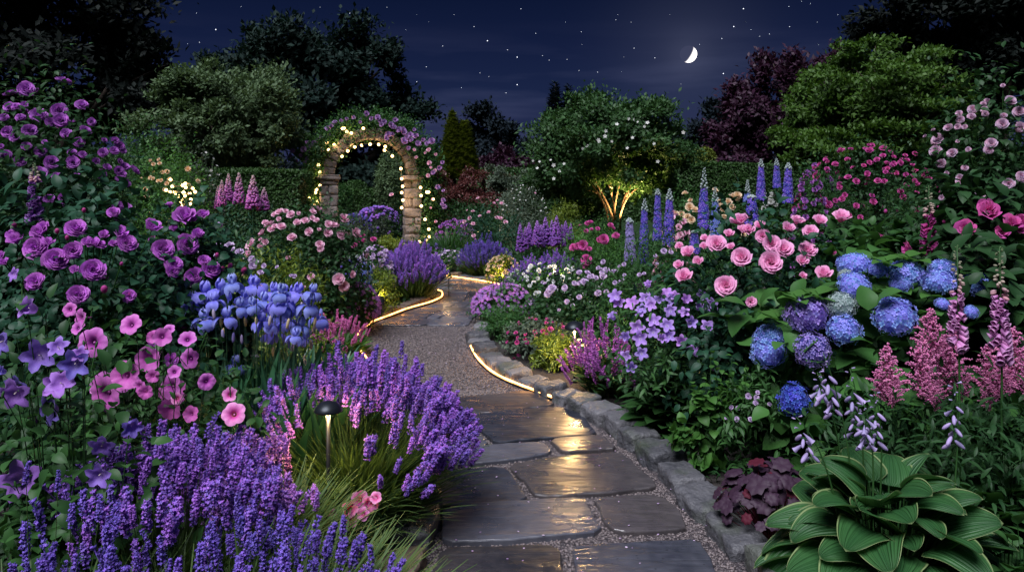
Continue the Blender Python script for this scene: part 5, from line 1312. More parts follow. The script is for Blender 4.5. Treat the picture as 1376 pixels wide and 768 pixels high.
for k, (x, t, b, w, fm) in enumerate([(452, 356, 372, 9, 'delph'), (460, 352, 374, 9, 'delph'), (471, 345, 378, 11, 'delph'), (480, 342, 375, 10, 'delph_pale'), (489, 346, 380, 12, 'delph_light'), (498, 352, 388, 10, 'delph_light'), (466, 360, 384, 9, 'delph'), (484, 365, 392, 9, 'delph_light')]):
    delphinium('short blue delphinium, %s from the left beside the bend lavender' % ordinal(k), x, 7.9 + .05 * k, t, b, w, M[fm], .12, group='short delphiniums')
bush('white_flower_clump', 'pink and white small flowers between pale roses and delphiniums', 'flowering plant', 505, 8.9, 44, 334, 1500, .04, LEAF_FAR, M['leaf_mid'], extra=(120, .026), bvars=ROSE_LO, bmat=M['phlox_pale'], limit=60)
bush('cottage_filler', 'loose yellow green foliage with tiny flowers behind the irises', 'flowering plant', 372, 5.2, 160, 352, 3600, .045, LEAF_SLIM, M['leaf_yellow'], [(1010, 5, 40, 'b'), (1035, 160, 28), (1155, 165, 40), (995, 145, 30), (1098, 132, 44), (1350, 242, 24), (1335, 240, 20), (1270, 200, 18), (1210, 195, 26), (1195, 225, 30)], ROSE_LO, M['phlox_pale'], shoots=40, **T6)
spike_bush('phlox', 'pink phlox sprays at the gravel corner left', 'phlox', 452, 6.3, 470, .30, .34, 120, .075, LAVN[:3], M['phlox_pink'], M['leaf_fresh'], 260, LEAF_SLIM, .16, None, .5)

# right middle beds
bush('violet_phlox', 'violet phlox spilling over the path edge on the right', 'phlox', 676, 7.75, 76, 384, 1800, .045, LEAF_MID, M['leaf_mid'], extra=(520, .021), bvars=[FLORET5], bmat=[M['phlox'], M['bee']], limit=100, shoots=20)
bush('green_mound', 'soft green mounded plant at the gravel curve', 'shrub', 702, 7.1, 100, 412, 6500, .04, LEAF_SLIM, M['leaf_mid'])
bush('magenta_flower_mound', 'low dark mound dotted with magenta flowers', 'flowering plant', 724, 6.35, 86, 430, 4200, .03, LEAF_MID, M['leaf_grey'],
     [(417, 567, 34), (382, 577, 26), (345, 583, 22), (308, 630, 22), (262, 627, 26), (393, 615, 26), (424, 632, 20), (380, 650, 24), (337, 700, 24), (268, 685, 20), (248, 707, 20), (350, 605, 18), (475, 598, 20), (300, 590, 16), (460, 640, 14), (400, 590, 20)], ROSE_LO, M['rose_magenta'], off=(620, 280), sc=.2864, extra=(25, .015))
bush('chartreuse_shrub', 'bright chartreuse shrub lit by the right path light', 'shrub', 745, 5.95, 60, 452, 3400, .035, LEAF_SLIM, M['leaf_yellow'], shoots=24)
spike_bush('salvia', 'magenta salvia spikes fanned out over the right edging', 'salvia', 818, 5.25, 520, .30, .46, 85, .16, SALV, M['salvia'], M['leaf_lav'], 320, LEAF_SLIM, .16, None, .35, lean=(-.06, -.04))
bush('white_phlox', 'white phlox drift lit from below in the right bed', 'phlox', 738, 8.1, 120, 358, 3400, .045, LEAF_MID, M['leaf_mid'], [(435, 283, 18), (437, 300, 16), (525, 280, 24), (497, 292, 30), (520, 300, 30), (455, 330, 36), (440, 345, 34), (470, 325, 34), (480, 345, 28), (352, 402, 30), (362, 395, 22), (310, 322, 14), (310, 337, 14), (256, 362, 16), (272, 360, 16), (320, 362, 18), (340, 345, 22), (395, 345, 22), (410, 330, 22), (420, 365, 24), (505, 330, 20)], POM, M['white'], off=(620, 280), sc=.2864, extra=(70, .022), shoots=20)
bush('lilac_phlox', 'lilac phlox heads right of the white phlox', 'phlox', 795, 6.9, 150, 360, 4600, .045, LEAF_MID, M['leaf_dark'], [(665, 318, 34), (680, 290, 34), (660, 300, 26), (717, 295, 32), (632, 325, 26), (612, 318, 26), (592, 300, 26), (575, 345, 40), (485, 372, 30), (553, 300, 28), (600, 320, 24), (640, 397, 34), (680, 392, 26), (552, 415, 26), (495, 437, 26), (523, 455, 20), (555, 350, 26), (755, 340, 30), (740, 345, 24), (415, 385, 40), (425, 372, 40), (405, 400, 34), (458, 475, 16), (530, 350, 24)], POM, M['phlox_pale'], off=(620, 280), sc=.2864, extra=(14, .02), shoots=20)
bush('magenta_phlox', 'magenta phlox heads above a fresh green mound', 'phlox', 798, 9.6, 100, 306, 5200, .05, LEAF_SLIM, M['leaf_fresh'], [(605, 65, 30), (590, 70, 26), (585, 105, 24), (610, 98, 20), (640, 95, 22), (700, 78, 28), (710, 90, 26), (725, 127, 36), (668, 145, 50), (645, 148, 26), (570, 172, 50), (525, 182, 40), (545, 178, 36), (600, 190, 26), (588, 240, 52), (577, 265, 36), (558, 78, 14)], POM, M['rose_magenta'], off=(620, 280), sc=.2864)
bush('wispy_filler', 'airy green foliage with pale pompom flowers around the delphiniums', 'flowering plant', 880, 6.1, 130, 318, 5200, .045, LEAF_SLIM, M['leaf_mid'], [(665, 250, 26), (642, 278, 22), (763, 262, 22), (740, 272, 16), (720, 348, 22), (835, 310, 22), (857, 305, 18), (950, 200, 30), (983, 205, 24), (910, 222, 18), (765, 312, 18), (660, 355, 16), (918, 258, 14), (888, 265, 14)], POM, M['phlox_pale'], off=(620, 280), sc=.2864, shoots=60)

DL = [(849, 293, 352, 19, 'delph_pale', .1, 6.3), (863, 267, 355, 17, 'delph', .18, 6.4), (883, 254, 322, 15, 'delph', .12, 7.4), (897, 254, 330, 19, 'delph', .2, 7.0), (943, 226, 305, 19, 'delph', .34, 6.6), (963, 252, 317, 18, 'delph_light', .3, 6.5), (1022, 214, 268, 15, 'delph', .2, 8.0), (1045, 213, 252, 13, 'delph', .25, 8.2), (1057, 219, 272, 17, 'delph', .15, 7.8), (1003, 242, 270, 14, 'delph_light', .6, 7.4), (1012, 262, 300, 22, 'delph', .1, 7.0), (933, 310, 338, 18, 'delph', .1, 6.0)]
dl = ['pale lilac delphinium, leftmost of the right bed', 'deep blue delphinium beside the pale lilac one', 'short deep blue delphinium behind a taller one', 'deep blue delphinium, third dark spire from the left', 'tallest blue delphinium with a long pale budded tip', 'light blue slender delphinium right of the tallest', 'blue delphinium, left of the far trio by the hedge', 'narrow middle delphinium of the far trio', 'blue delphinium, right of the far trio', 'budding delphinium with pale tip left of the far trio', 'leaning blue delphinium below the far trio', 'low blue delphinium next to pink rose buds']
for (x, t, b, w, fm, tp, Y), lb in zip(DL, dl): delphinium(lb, x, Y, t, b, w, M[fm], tp, lean=random.uniform(-.03, .03))
bush('cream_rose_bush', 'cream rose bush between the delphiniums', 'rose bush', 945, 9.4, 120, 262, 4200, .05, LEAF_FAR, M['leaf_mid'], [(128, 215, 36), (148, 225, 30), (98, 240, 28), (75, 238, 24), (130, 190, 20), (290, 175, 36), (305, 172, 34), (270, 195, 30), (245, 195, 30), (250, 225, 28), (285, 215, 26), (120, 250, 30), (135, 262, 30), (112, 262, 28), (300, 185, 30), (255, 250, 22), (240, 215, 26)], ROSE_LO, M['rose_cream'], extra=(12, .04), **E5)
bush('white_rose_bush', 'small white rose bush below the far delphinium trio', 'rose bush', 1034, 8.4, 50, 258, 1800, .045, LEAF_FAR, M['leaf_dark'], [(415, 180, 24), (430, 170, 24), (410, 200, 24), (428, 195, 26), (445, 205, 20), (405, 170, 18), (400, 220, 20)], ROSE_LO, M['white'], **E5)
bush('coral_flower_clump', 'coral pink flowers between the dark delphiniums', 'flowering plant', 906, 8.2, 46, 292, 1400, .045, LEAF_FAR, M['leaf_mid'], extra=(60, .035), bvars=ROSE_LO, bmat=M['rose_pale'])

# ------------------------------------------------------------------ right front bed
seed(51)
bush('magenta_shrub', 'large magenta flowering shrub below the green maple', 'shrub', 1165, 8.0, 190, 208, 11000, .045, LEAF_FAR, M['leaf_dark'],
     [(665, 57, 26), (712, 105, 26), (742, 120, 26), (822, 118, 26), (783, 92, 24), (800, 172, 20), (742, 210, 24), (680, 140, 22), (905, 155, 24), (957, 120, 24), (930, 42, 22), (880, 55, 22), (868, 12, 20), (840, 25, 22), (818, 40, 24), (905, 50, 22), (958, 18, 22), (990, 95, 24), (1010, 110, 24), (850, 85, 20), (700, 170, 22), (690, 185, 24), (665, 190, 20), (845, 120, 22), (890, 90, 20), (600, 150, 30), (595, 100, 30), (553, 227, 24), (716, 245, 20), (757, 252, 22), (925, 95, 20), (960, 80, 22), (950, 60, 20), (770, 62, 20), (790, 50, 20), (880, 30, 20)],
     ROSE_LO, M['rose_magenta'], extra=(120, .035), shoots=40, **E5)
bush('lilac_shrub', 'lilac flowered shrub left of the magenta one', 'shrub', 1088, 7.6, 44, 240, 2600, .04, LEAF_FAR, M['leaf_mid'], extra=(110, .028), bvars=ROSE_LO, bmat=M['phlox'], limit=60)
bush('lilac_shrub', 'violet flowered shrub at the upper left of the magenta shrub', 'shrub', 1100, 8.6, 50, 226, 2200, .04, LEAF_FAR, M['leaf_mid'], extra=(60, .028), bvars=ROSE_LO, bmat=M['phlox'], limit=60)
bush('climbing_rose', 'tall pale lilac rose shrub at the right edge of the picture', 'rose bush', 1345, 4.9, 210, 128, 9000, .055, LEAF_MID, M['leaf_dark'],
     [(1035, 8, 44), (1095, 15, 38), (1055, 55, 36), (1142, 70, 24), (1127, 116, 34), (1228, 5, 34), (1303, 128, 40), (1350, 108, 34), (1190, 185, 50), (1160, 175, 28), (1117, 188, 32), (1283, 195, 22), (1057, 180, 22), (1180, 215, 34), (1075, 90, 18)],
     POM, M['rose_lilac'], shoots=50, **E5)
t_ = bpy.data.objects[[o.name for o in COL.objects if o.name.startswith('climbing_rose')][-1]]
more(t_, 'bloom', [(1110, 470, 40), (1105, 500, 34), (1058, 515, 34), (1045, 545, 30), (1005, 548, 38), (1075, 545, 24), (960, 598, 56), (950, 645, 46), (1022, 658, 40), (1238, 532, 48), (1273, 432, 44), (1310, 480, 50), (1315, 548, 46), (1190, 615, 46), (1178, 642, 38), (975, 705, 40), (1076, 722, 26), (998, 745, 20), (1050, 487, 28), (1160, 470, 30), (1156, 445, 24), (1173, 432, 24), (1243, 497, 28), (1165, 490, 28), (1092, 643, 24), (940, 558, 18), (905, 585, 18), (1045, 608, 16), (1318, 755, 40), (1055, 765, 34), (1240, 368, 20)], POM, M['rose_lilac'], (960, 0), .3126)
bush('dark_shrub', 'dark leafy mass behind the magenta peonies', 'shrub', 1310, 5.6, 200, 250, 6500, .07, LEAF_MID, M['leaf_dark'])
bush('peony', 'magenta peonies on tall stems at the right edge', 'peony', 1330, 4.1, 170, 276, 1800, .10, LEAF_NEAR, M['leaf_dark'], [(1145, 304, 70), (1230, 240, 74), (1225, 216, 56), (1312, 282, 66), (1278, 304, 50), (1350, 268, 50), (1335, 292, 50), (1365, 240, 40), (940, 368, 48), (1065, 269, 20, 'b')], ROSE_CUP, M['rose_magenta'], **E5)
bush('leafy_plant', 'broad leaved green plant between pink roses and the dark foxglove', 'plant', 1175, 5.2, 190, 312, 1500, .11, LEAF_NEAR, M['leaf_mid'], [(850, 230, 20, 'b'), (656, 382, 26)], ROSE_LO, M['rose_magenta'], **E5)
bush('leafy_plant', 'dark leaved plant under the peonies behind the foxgloves', 'plant', 1310, 3.9, 240, 330, 1700, .11, LEAF_NEAR, M['leaf_dark'])
t_ = bush('pink_rose_bush', 'bush of large pink roses left of the hydrangeas', 'rose bush', 1012, 4.45, 262, 300, 5200, .058, LEAF_NEAR, M['leaf_teal'],
     [(320, 402, 72), (428, 420, 78), (472, 372, 70), (562, 375, 66), (262, 505, 76), (228, 352, 68), (432, 352, 62), (396, 322, 50), (572, 307, 54), (353, 563, 38)], ROSE, M['rose_pink'], face=1.0, **E5)
more(t_, 'bloom', [(316, 272, 64), (325, 304, 44), (347, 304, 46), (388, 287, 42), (125, 388, 54), (108, 475, 60), (92, 362, 32), (88, 432, 38), (272, 317, 38), (160, 418, 38), (522, 273, 52), (490, 297, 46), (605, 272, 52), (684, 262, 66), (620, 465, 60), (541, 417, 46), (187, 335, 36), (280, 365, 32), (180, 362, 30), (545, 470, 28), (605, 275, 30)], ROSE_CUP, M['rose_pink'], face=.45, up=.8, **E5)
HY = [hydrangea_head(i) for i in range(3)]
t_ = bush('hydrangea', 'big hydrangea with blue, violet and pale mophead flowers', 'hydrangea', 1180, 3.95, 340, 352, 620, .15, LEAF_WIDE, M['leaf_hyd'], K=60, sig=.18, inner=.3, up=.7)
more(t_, 'flower_head', [(732, 427, 112), (820, 443, 74), (925, 460, 124), (1040, 492, 118), (1060, 445, 88), (1185, 508, 108), (733, 503, 108), (882, 617, 148), (696, 668, 114), (905, 500, 70)], HY, M['hyd_blue'], up=.9, face=.35, **E5)
more(t_, 'flower_head', [(420, 745, 118), (418, 697, 106), (1165, 600, 50), (1060, 572, 50)], HY, M['hyd_blue'], up=.7, **E5)
more(t_, 'flower_head', [(563, 608, 148), (580, 740, 124)], HY, M['hyd_violet'], up=.6, **E5)
more(t_, 'flower_head', [(686, 574, 98), (705, 465, 50)], HY, M['hyd_white'], up=.6, **E5)
more(t_, 'flower_head', [(258, 590, 118)], HY, M['hyd_deep'], (976, 330), .3515)
# fresh upright leaf shoots of the hydrangea
def leaf_shoots(th, spec, Y, size, lm):
    P, D = [], []
    for x, y_ in spec:
        p = W(x, y_, Y + random.uniform(-.1, .1))
        for k in range(4):
            a_ = k * 1.571 + random.random() * .5; P.append(p + np.array((0, 0, -.01 * k))); D.append((math.cos(a_), math.sin(a_), .55))
    P = np.array(P); D = np.array(D); R = frames(D, (0, 0, 1))
    parts('leaf', th, [LEAF_WIDE], R, P, size * (.8 + .4 * RNG.random(len(P))), lm)
leaf_shoots(t_, [(1192, 350), (1222, 345), (1178, 388), (1070, 398), (1200, 385), (1240, 410), (1100, 395), (1045, 425), (1140, 445), (1260, 395)], 3.65, .12, M['leaf_fresh'])

fox_m = foxglove('dark magenta foxglove left of the peonies', 1248, 4.4, 250, 290, 343, 26, M['foxglove_magenta'])
foxglove('pink foxglove with long budded tip above the astilbe', 1286, 3.0, 330, 395, 468, 29, M['foxglove'])
foxglove('pink foxglove at the right edge above the astilbe', 1343, 3.0, 332, 400, 485, 33, M['foxglove'])
foxglove('greenish foxglove still in bud beside the peonies', 1299, 4.4, 268, 298, 303, 14, M['foxglove_magenta'])
foxglove('violet foxglove in front of the tall purple shrub on the left', 47, 3.9, 219, 243, 298, 24, M['foxglove_purple'])

PL = [plume(.22, .062, i) for i in range(4)]
def astilbe():
    Y = 3.15; th = thing('astilbe', 'astilbe with feathery rose pink plumes below the foxgloves', 'astilbe', (wx(1265, Y), Y, 0))
    spec = [(1190, 462, 545, -.1), (1232, 458, 540, -.12), (1252, 416, 500, .0), (1272, 462, 540, .1), (1286, 440, 530, .15), (1330, 462, 545, .0), (1350, 480, 540, .2), (1367, 440, 530, .1), (1318, 520, 552, -.4), (1205, 505, 545, .2), (1245, 500, 545, -.2), (1385, 470, 540, .1), (1300, 500, 540, .2), (1262, 510, 552, .1), (1178, 500, 540, -.3)]
    P, S, D = [], [], []
    for x, t, b, ln in spec:
        yy = Y + random.uniform(-.12, .12); h = (b - t) * yy / FPX; P.append(W(x, b, yy) - np.array((ln * h, 0, 0))); S.append(h / .22); D.append((ln, random.uniform(-.1, .1), 1))
    P = np.array(P); k = len(P); parts('plume', th, PL, spin(frames(np.array(D), (0, 1, 0)), k), P, np.array(S), M['astilbe'])
    foot = np.array((wx(1265, Y), Y, 0)) + (P - np.array((wx(1265, Y), Y, 0))) * np.array((.4, .4, 0))
    lf = leaf_cloud((wx(1265, Y), Y, .25), (.40, .30, .36), 3600, .055, LEAF_SLIM, 160, .2, .3, -.8, up=.8)
    part('foliage', join([stems(foot, P, .003), lf]), M['leaf_dark'], th)
astilbe()

def hosta():
    Y = 2.62; X = wx(1192, Y); th = thing('hosta', 'large hosta with cream edged green leaves at bottom right', 'hosta', (X, Y, 0))
    wf = lambda V: .50 * np.clip(V * 7 + .35, 0, 1) ** .5 * np.clip(1 - V, 0, 1) ** .62 * (1 + .35 * V) + .002
    T_ = [blade(18, 14, wf, b, f, .035, .015) for b, f in ((.9, .16), (1.3, .12), (.6, .22), (1.1, .05))]
    P, D, S = [], [], []; st0 = []
    n = 88
    for i in range(n):
        q = (i + .5) / n; a_ = i * 2.39996 + random.uniform(-.25, .25)
        el = .95 - 1.05 * q + random.uniform(-.22, .22)       # inner leaves upright, outer ones nearly flat
        pr = .05 + .20 * q ** .8; ph = .42 - .30 * q + random.uniform(-.03, .03)
        p = np.array((X + math.cos(a_) * pr * 1.1, Y + math.sin(a_) * pr, ph))
        P.append(p); D.append((math.cos(a_) * math.cos(el), math.sin(a_) * math.cos(el), math.sin(el))); S.append(random.uniform(.155, .225) * (.85 + .25 * q)); st0.append((X + math.cos(a_) * .03, Y + math.sin(a_) * .03, 0))
    P = np.array(P); D = np.array(D)
    parts('leaf', th, T_, frames(D, np.array((0, 0, 1.)) + rvec(n) * .42), P, np.array(S), M['leaf_hosta'])
    gs = [stems(np.array(st0), P, .005)]
    BP, BD, BS = [], [], []
    for x, t, b, x0, yy in ((1106, 474, 560, 1150, Y + .05), (1142, 495, 585, 1160, Y + .1), (1176, 528, 600, 1178, Y), (1160, 540, 600, 1170, Y - .05), (1283, 515, 600, 1275, Y), (1070, 560, 620, 1130, Y + .02), (1098, 500, 540, 1140, Y + .12)):
        top = W(x, t, yy); foot = W(x0, 720, yy); pl = curve(foot, top, (.02, 0, .05), 9); gs.append(tube(pl, np.linspace(.0042, .0016, 9), 5))
        k = 15; L = (b - t) * yy / FPX
        for j in range(k):
            f = j / k; a_ = j * 2.4; u = np.array((math.cos(a_), math.sin(a_), -.9 + 1.1 * (f < .3)))
            pz = top + (foot - top) / np.linalg.norm(foot - top) * L * f
            BP.append(pz + u * .006); BD.append(u); BS.append((.008 if f < .3 else .022) * random.uniform(.8, 1.2))
    BP, BD, BS = map(np.array, (BP, BD, BS))
    hb = xf(disc_flower([(.05, 0, 0), (.12, .4, .2), (.28, 1.0, .5), (.34, 1.5, .8), (.5, 1.9, 1)], 6, .3, 1, 2, .05))
    hb2 = Geo(ICO1.V * (.3, .3, .9) + (0, 0, .9), ICO1.T); hb2.g[:] = .7
    parts('bell', th, [hb, hb2, hb2], spin(frames(BD, (0, 0, 1)), len(BP)), BP, BS, M['hosta_flower'], 100)
    part('flower_stalk', join(gs), M['leaf_mid'], th)
hosta()
def heuchera():
    Y = 3.1; X = wx(1040, Y); th = thing('heuchera', 'heuchera with lobed dark purple leaves beside the hosta', 'heuchera', (X, Y, 0))
    lf = [disc_flower([(.02, 0, 0), (.3, .05, .3), (.65, .08, .6), (1, -.02 - .08 * i, 1)], 7, .42, .8, 3, .10, i) for i in range(3)]
    n = 130; a_ = RNG.random(n) * 2 * PI; q = RNG.random(n) ** .5
    P = np.stack([X + np.cos(a_) * q * .23, Y + np.sin(a_) * q * .22, .07 + .17 * (1 - q ** 2) + RNG.random(n) * .11], -1)
    D = np.stack([np.cos(a_) * q * .8, np.sin(a_) * q * .8 - .25, np.full(n, .9)], -1) + rvec(n) * .3
    red = RNG.random(n) < .16; R = spin(frames(D, (0, 0, 1)), n); S = .024 + .026 * RNG.random(n)
    parts('leaf', th, lf, R[~red], P[~red], S[~red], M['leaf_heuchera']); parts('leaf', th, lf, R[red], P[red], S[red] * .8, M['leaf_heuchera_red'])
    part('stem', stems(np.stack([X + np.cos(a_) * .02, Y + np.sin(a_) * .02, np.zeros(n)], -1), P, .002), M['leaf_heuchera_red'], th)
heuchera()
bush('light_green_plant', 'light green leafy plant behind the purple heuchera', 'plant', 965, 3.8, 92, 525, 420, .06, LEAF_WIDE, M['leaf_fresh'], shoots=14)
bush('mixed_flower_clump', 'small plant with tiny lilac, pink and blue blooms by the heuchera', 'flowering plant', 1018, 3.75, 90, 500, 900, .05, LEAF_SLIM, M['leaf_mid'], [(85, 575, 26), (115, 580, 22), (20, 618, 20), (45, 620, 20), (40, 662, 22), (92, 663, 20), (125, 640, 22), (120, 560, 18), (112, 600, 22), (165, 605, 18), (0, 658, 16)], ROSE_LO, M['phlox_pale'], off=(976, 330), sc=.3515, shoots=16)
bush('violet_sprays', 'thin violet flower sprays left of the hydrangea', 'flowering plant', 985, 4.25, 60, 470, 500, .06, LEAF_SLIM, M['leaf_mid'], [(20, 400, 22), (30, 420, 24), (38, 440, 24), (38, 460, 24), (42, 485, 26), (15, 485, 24), (0, 470, 20), (-30, 420, 22), (-20, 440, 20), (-40, 500, 20), (-10, 520, 22), (-50, 470, 20)], ROSE_LO, M['phlox'], off=(976, 330), sc=.3515)

t_ = bush('campanula', 'campanula with tall lilac star bells in the right bed', 'campanula', 893, 4.35, 150, 392, 1300, .055, LEAF_SLIM, M['leaf_mid'],
     [(725, 415, 70), (715, 515, 58), (880, 362, 46), (805, 450, 75), (865, 425, 70), (905, 530, 68), (965, 400, 60), (985, 430, 60), (1050, 435, 62), (1125, 412, 58), (1175, 450, 62), (1110, 470, 50), (1045, 490, 54), (1070, 537, 68), (1155, 557, 72), (825, 560, 72), (840, 610, 72), (775, 610, 62), (770, 695, 58), (800, 750, 62), (845, 680, 62), (965, 550, 70), (975, 600, 62), (900, 580, 62), (1030, 630, 72), (1085, 665, 64), (925, 430, 52), (980, 480, 62), (840, 490, 54), (1145, 470, 44), (740, 445, 60), (850, 470, 50), (890, 455, 56), (1000, 410, 50), (940, 610, 50)],
     STARBELL, [M['campanula'], M['stamen']], off=(620, 280), sc=.2864, face=.7)
def leaf_rosette(name, label, cat, px, Y, n, R, hgt, size, tmpl, lm, blade_up=.6):
    X = wx(px, Y); th = thing(name, label, cat, (X, Y, 0)); a_ = RNG.random(n) * 2 * PI; q = RNG.random(n) ** .7
    P = np.stack([X + np.cos(a_) * q * R * .6, Y + np.sin(a_) * q * R * .6, .03 + hgt * (1 - q) * RNG.random(n)], -1)
    D = np.stack([np.cos(a_) * (.3 + q), np.sin(a_) * (.3 + q), np.full(n, blade_up)], -1) + rvec(n) * .25
    st = stems(np.stack([X + np.cos(a_) * .03, Y + np.sin(a_) * .03, np.zeros(n)], -1), P, .002)
    part('foliage', join([st, stamp(tmpl, frames(D, (0, 0, 1)), P, size * (.6 + .6 * RNG.random(n)))]), lm, th)
    return th
leaf_rosette('leafy_plant', 'lush lance leaved green plant under the lilac campanula', 'plant', 905, 4.45, 260, .36, .42, .17, LEAF_NEAR, M['leaf_mid'])
leaf_rosette('leafy_plant', 'low light leaves in the bottom right corner', 'plant', 1365, 2.5, 160, .22, .34, .075, LEAF_WIDE, M['leaf_mid'])
leaf_rosette('leafy_plant', 'dark low foliage right of the hosta under the astilbe', 'plant', 1350, 2.95, 320, .34, .42, .09, LEAF_NEAR, M['leaf_dark'])

# ------------------------------------------------------------------ left front bed
seed(61)
bush('tall_purple_shrub', 'tall dark shrub with round purple blooms at the upper left', 'shrub', 62, 4.9, 228, 128, 8500, .050, LEAF_MID, M['leaf_dark'],
     [(40, 80, 50), (75, 80, 42), (112, 70, 32), (175, 118, 76), (272, 98, 70), (278, 145, 70), (375, 72, 58), (392, 188, 50), (302, 202, 48), (362, 243, 50), (136, 190, 66), (35, 196, 56), (65, 218, 46), (187, 284, 52), (236, 335, 64), (334, 335, 58), (473, 290, 44), (478, 233, 28), (523, 282, 42), (528, 235, 35), (550, 262, 46), (562, 282, 36), (492, 357, 38), (466, 391, 46), (550, 330, 30), (573, 355, 42), (545, 372, 44), (556, 390, 46), (580, 430, 40), (548, 408, 36), (396, 457, 40), (5, 262, 26), (205, 241, 25), (225, 502, 46), (300, 498, 56), (310, 530, 42), (540, 535, 50), (541, 590, 38), (540, 560, 36), (95, 130, 44), (20, 130, 40), (230, 150, 44), (120, 260, 44), (90, 330, 50), (30, 300, 46), (330, 290, 40), (420, 150, 40), (260, 400, 44), (380, 300, 40), (440, 330, 36), (350, 400, 36)],
     POM, M['rose_violet'], shoots=40, extra=(20, .045), **T5)
bush('leafy_shrub', 'large dark leaves below the tall purple shrub', 'shrub', 90, 4.2, 240, 212, 2400, .085, LEAF_NEAR, M['leaf_teal'])
big = [(163, 110, 107), (427, 213, 100), (748, 120, 100), (860, 98, 98), (582, 90, 87), (357, 328, 92), (335, 125, 80), (255, 165, 110), (160, 268, 86)]
med = [(550, 50, 62), (698, 25, 76), (203, 20, 52), (185, 50, 72), (75, 85, 72), (430, 97, 56), (460, 105, 46), (475, 60, 46), (520, 97, 36), (905, 55, 52), (20, 185, 50), (5, 150, 40), (225, 95, 50), (400, 90, 46), (60, 60, 56), (345, 215, 40)]
t_ = bush('purple_rose_bush', 'bush of large ruffled purple roses on the left', 'rose bush', 118, 3.4, 300, 290, 4600, .046, LEAF_WIDE, M['leaf_teal'], big, POM, M['rose_purple'], face=.9, extra=(16, .035), **T6)
more(t_, 'bloom', med, ROSE_CUP, M['rose_purple'], up=.7, **T6)
more(t_, 'bud', [(478, 302, 50), (262, 35, 34), (308, 65, 30), (557, 185, 26), (595, 325, 30), (385, -60, 30), (65, 5, 34)], [BUD], M['rose_magenta'], up=1., **T6)
t_ = bush('purple_rose_bush', 'smaller purple and magenta rose bush beside the irises', 'rose bush', 262, 3.7, 140, 288, 2800, .044, LEAF_WIDE, M['leaf_teal'], [(965, 212, 82), (895, 243, 78), (935, 170, 50)], ROSE, M['rose_purple'], **T6)
more(t_, 'bloom', [(848, 595, 100), (930, 580, 50), (865, 565, 36), (800, 642, 40), (905, 670, 50), (778, 537, 38), (820, 590, 50), (695, 692, 36), (885, 600, 36)], ROSE_CUP, M['rose_purple'], up=.8, **T5)
more(t_, 'bud', [(1055, 195, 36), (1020, 208, 34), (1118, 215, 40), (695, 80, 35), (995, 145, 30), (700, 60, 26)], [BUD], M['rose_magenta'], up=1., **T6)
bush('leafy_plant', 'dark foliage between purple roses and petunias', 'plant', 150, 3.0, 330, 405, 2400, .05, LEAF_NEAR, M['leaf_dark'])

def strewn(name, label, cat, px, Y, R, hgt, blooms, bvars, bmat, lm, nleaf, lsize, tmpl, Yr=(0, .2), up=.3, buds=0, budm=None, rise=.6):
    """blooms given as photo pixels (x, y, diameter) standing clear of a leafy plant on their own stems"""
    X = wx(px, Y); th = thing(name, label, cat, (X, Y, 0)); P = []; S = []
    for x, y_, d in blooms:
        yy = Y + random.uniform(*Yr); p = W(x, y_, yy); P.append(p); S.append(d / 2 * yy / FPX * 1.06)
    P = np.array(P); S = np.array(S); k = len(P)
    f = unit(np.array((0, -1, up)) + (P - P.mean(0)) * 1.2 + rvec(k) * .42)
    R_ = spin(frames(f, (0, 0, 1)), k); parts('bloom', th, bvars, R_, P, S, bmat)
    foot = np.array((X, Y + .15, 0)) + (P - np.array((X, Y + .15, 0))) * np.array((.45, .45, 0))
    mid = P - f * S[:, None]
    gs = [stems(foot, mid, .0024, np.stack([(P[:, 0] - X) * -.08, np.full(k, .03), np.zeros(k)], -1), n=5)]
    # leaves up every stem
    for i in range(k):
        m_ = 9; t = RNG.random(m_) * .8 + .15
        q = foot[i] + (mid[i] - foot[i]) * t[:, None]; gs.append(stamp(tmpl, frames(rvec(m_) * .7 + np.array((0, -.2, .5)), (0, 0, 1)), q, lsize * (.7 + .6 * RNG.random(m_))))
    zt = hgt; gs.append(leaf_cloud((X, Y + .2, zt * .5), (R, R * .6, zt * .5), nleaf, lsize, tmpl, 90, .2, .5, -.9))
    part('foliage', join(gs), lm, th)
    if buds:
        i = RNG.integers(0, k, buds); bp = P[i] + rvec(buds) * .06 + np.array((0, .02, -.02)); parts('bud', th, [Geo(ICO1.V * (.45, .45, 1.3), ICO1.T)], frames(rvec(buds) * .5 + np.array((0, 0, 1.)), (0, 1, 0)), bp, .008, budm or lm)
        [part('stem', stems(bp[j:j + 1], P[i][j:j + 1] - np.array((0, -.03, .12)), .0016), lm, th) for j in range(buds)]
    return th
t6 = lambda l: [(x * .293, 300 + y_ * .293, d * .293) for x, y_, d in l]
l1 = lambda l: [(x * .349, 500 + y_ * .349, d * .349) for x, y_, d in l]
strewn('balloon_flower', 'violet blue balloon flowers at the left edge', 'balloon flower', 55, 2.0, .26, .80,
       t6([(155, 395, 108), (15, 540, 115), (185, 605, 135), (350, 640, 124), (285, 735, 120), (85, 740, 104), (70, 235, 62), (370, 600, 70), (20, 680, 60), (270, 570, 90)]) + l1([(65, 75, 118), (235, 50, 104), (210, 140, 108), (85, 410, 144), (395, 275, 88), (388, 390, 92), (505, 200, 84)]), STARBELL, [M['balloon'], M['stamen']], M['leaf_mid'], 700, .05, LEAF_NEAR, (0, .15), .15, 16)
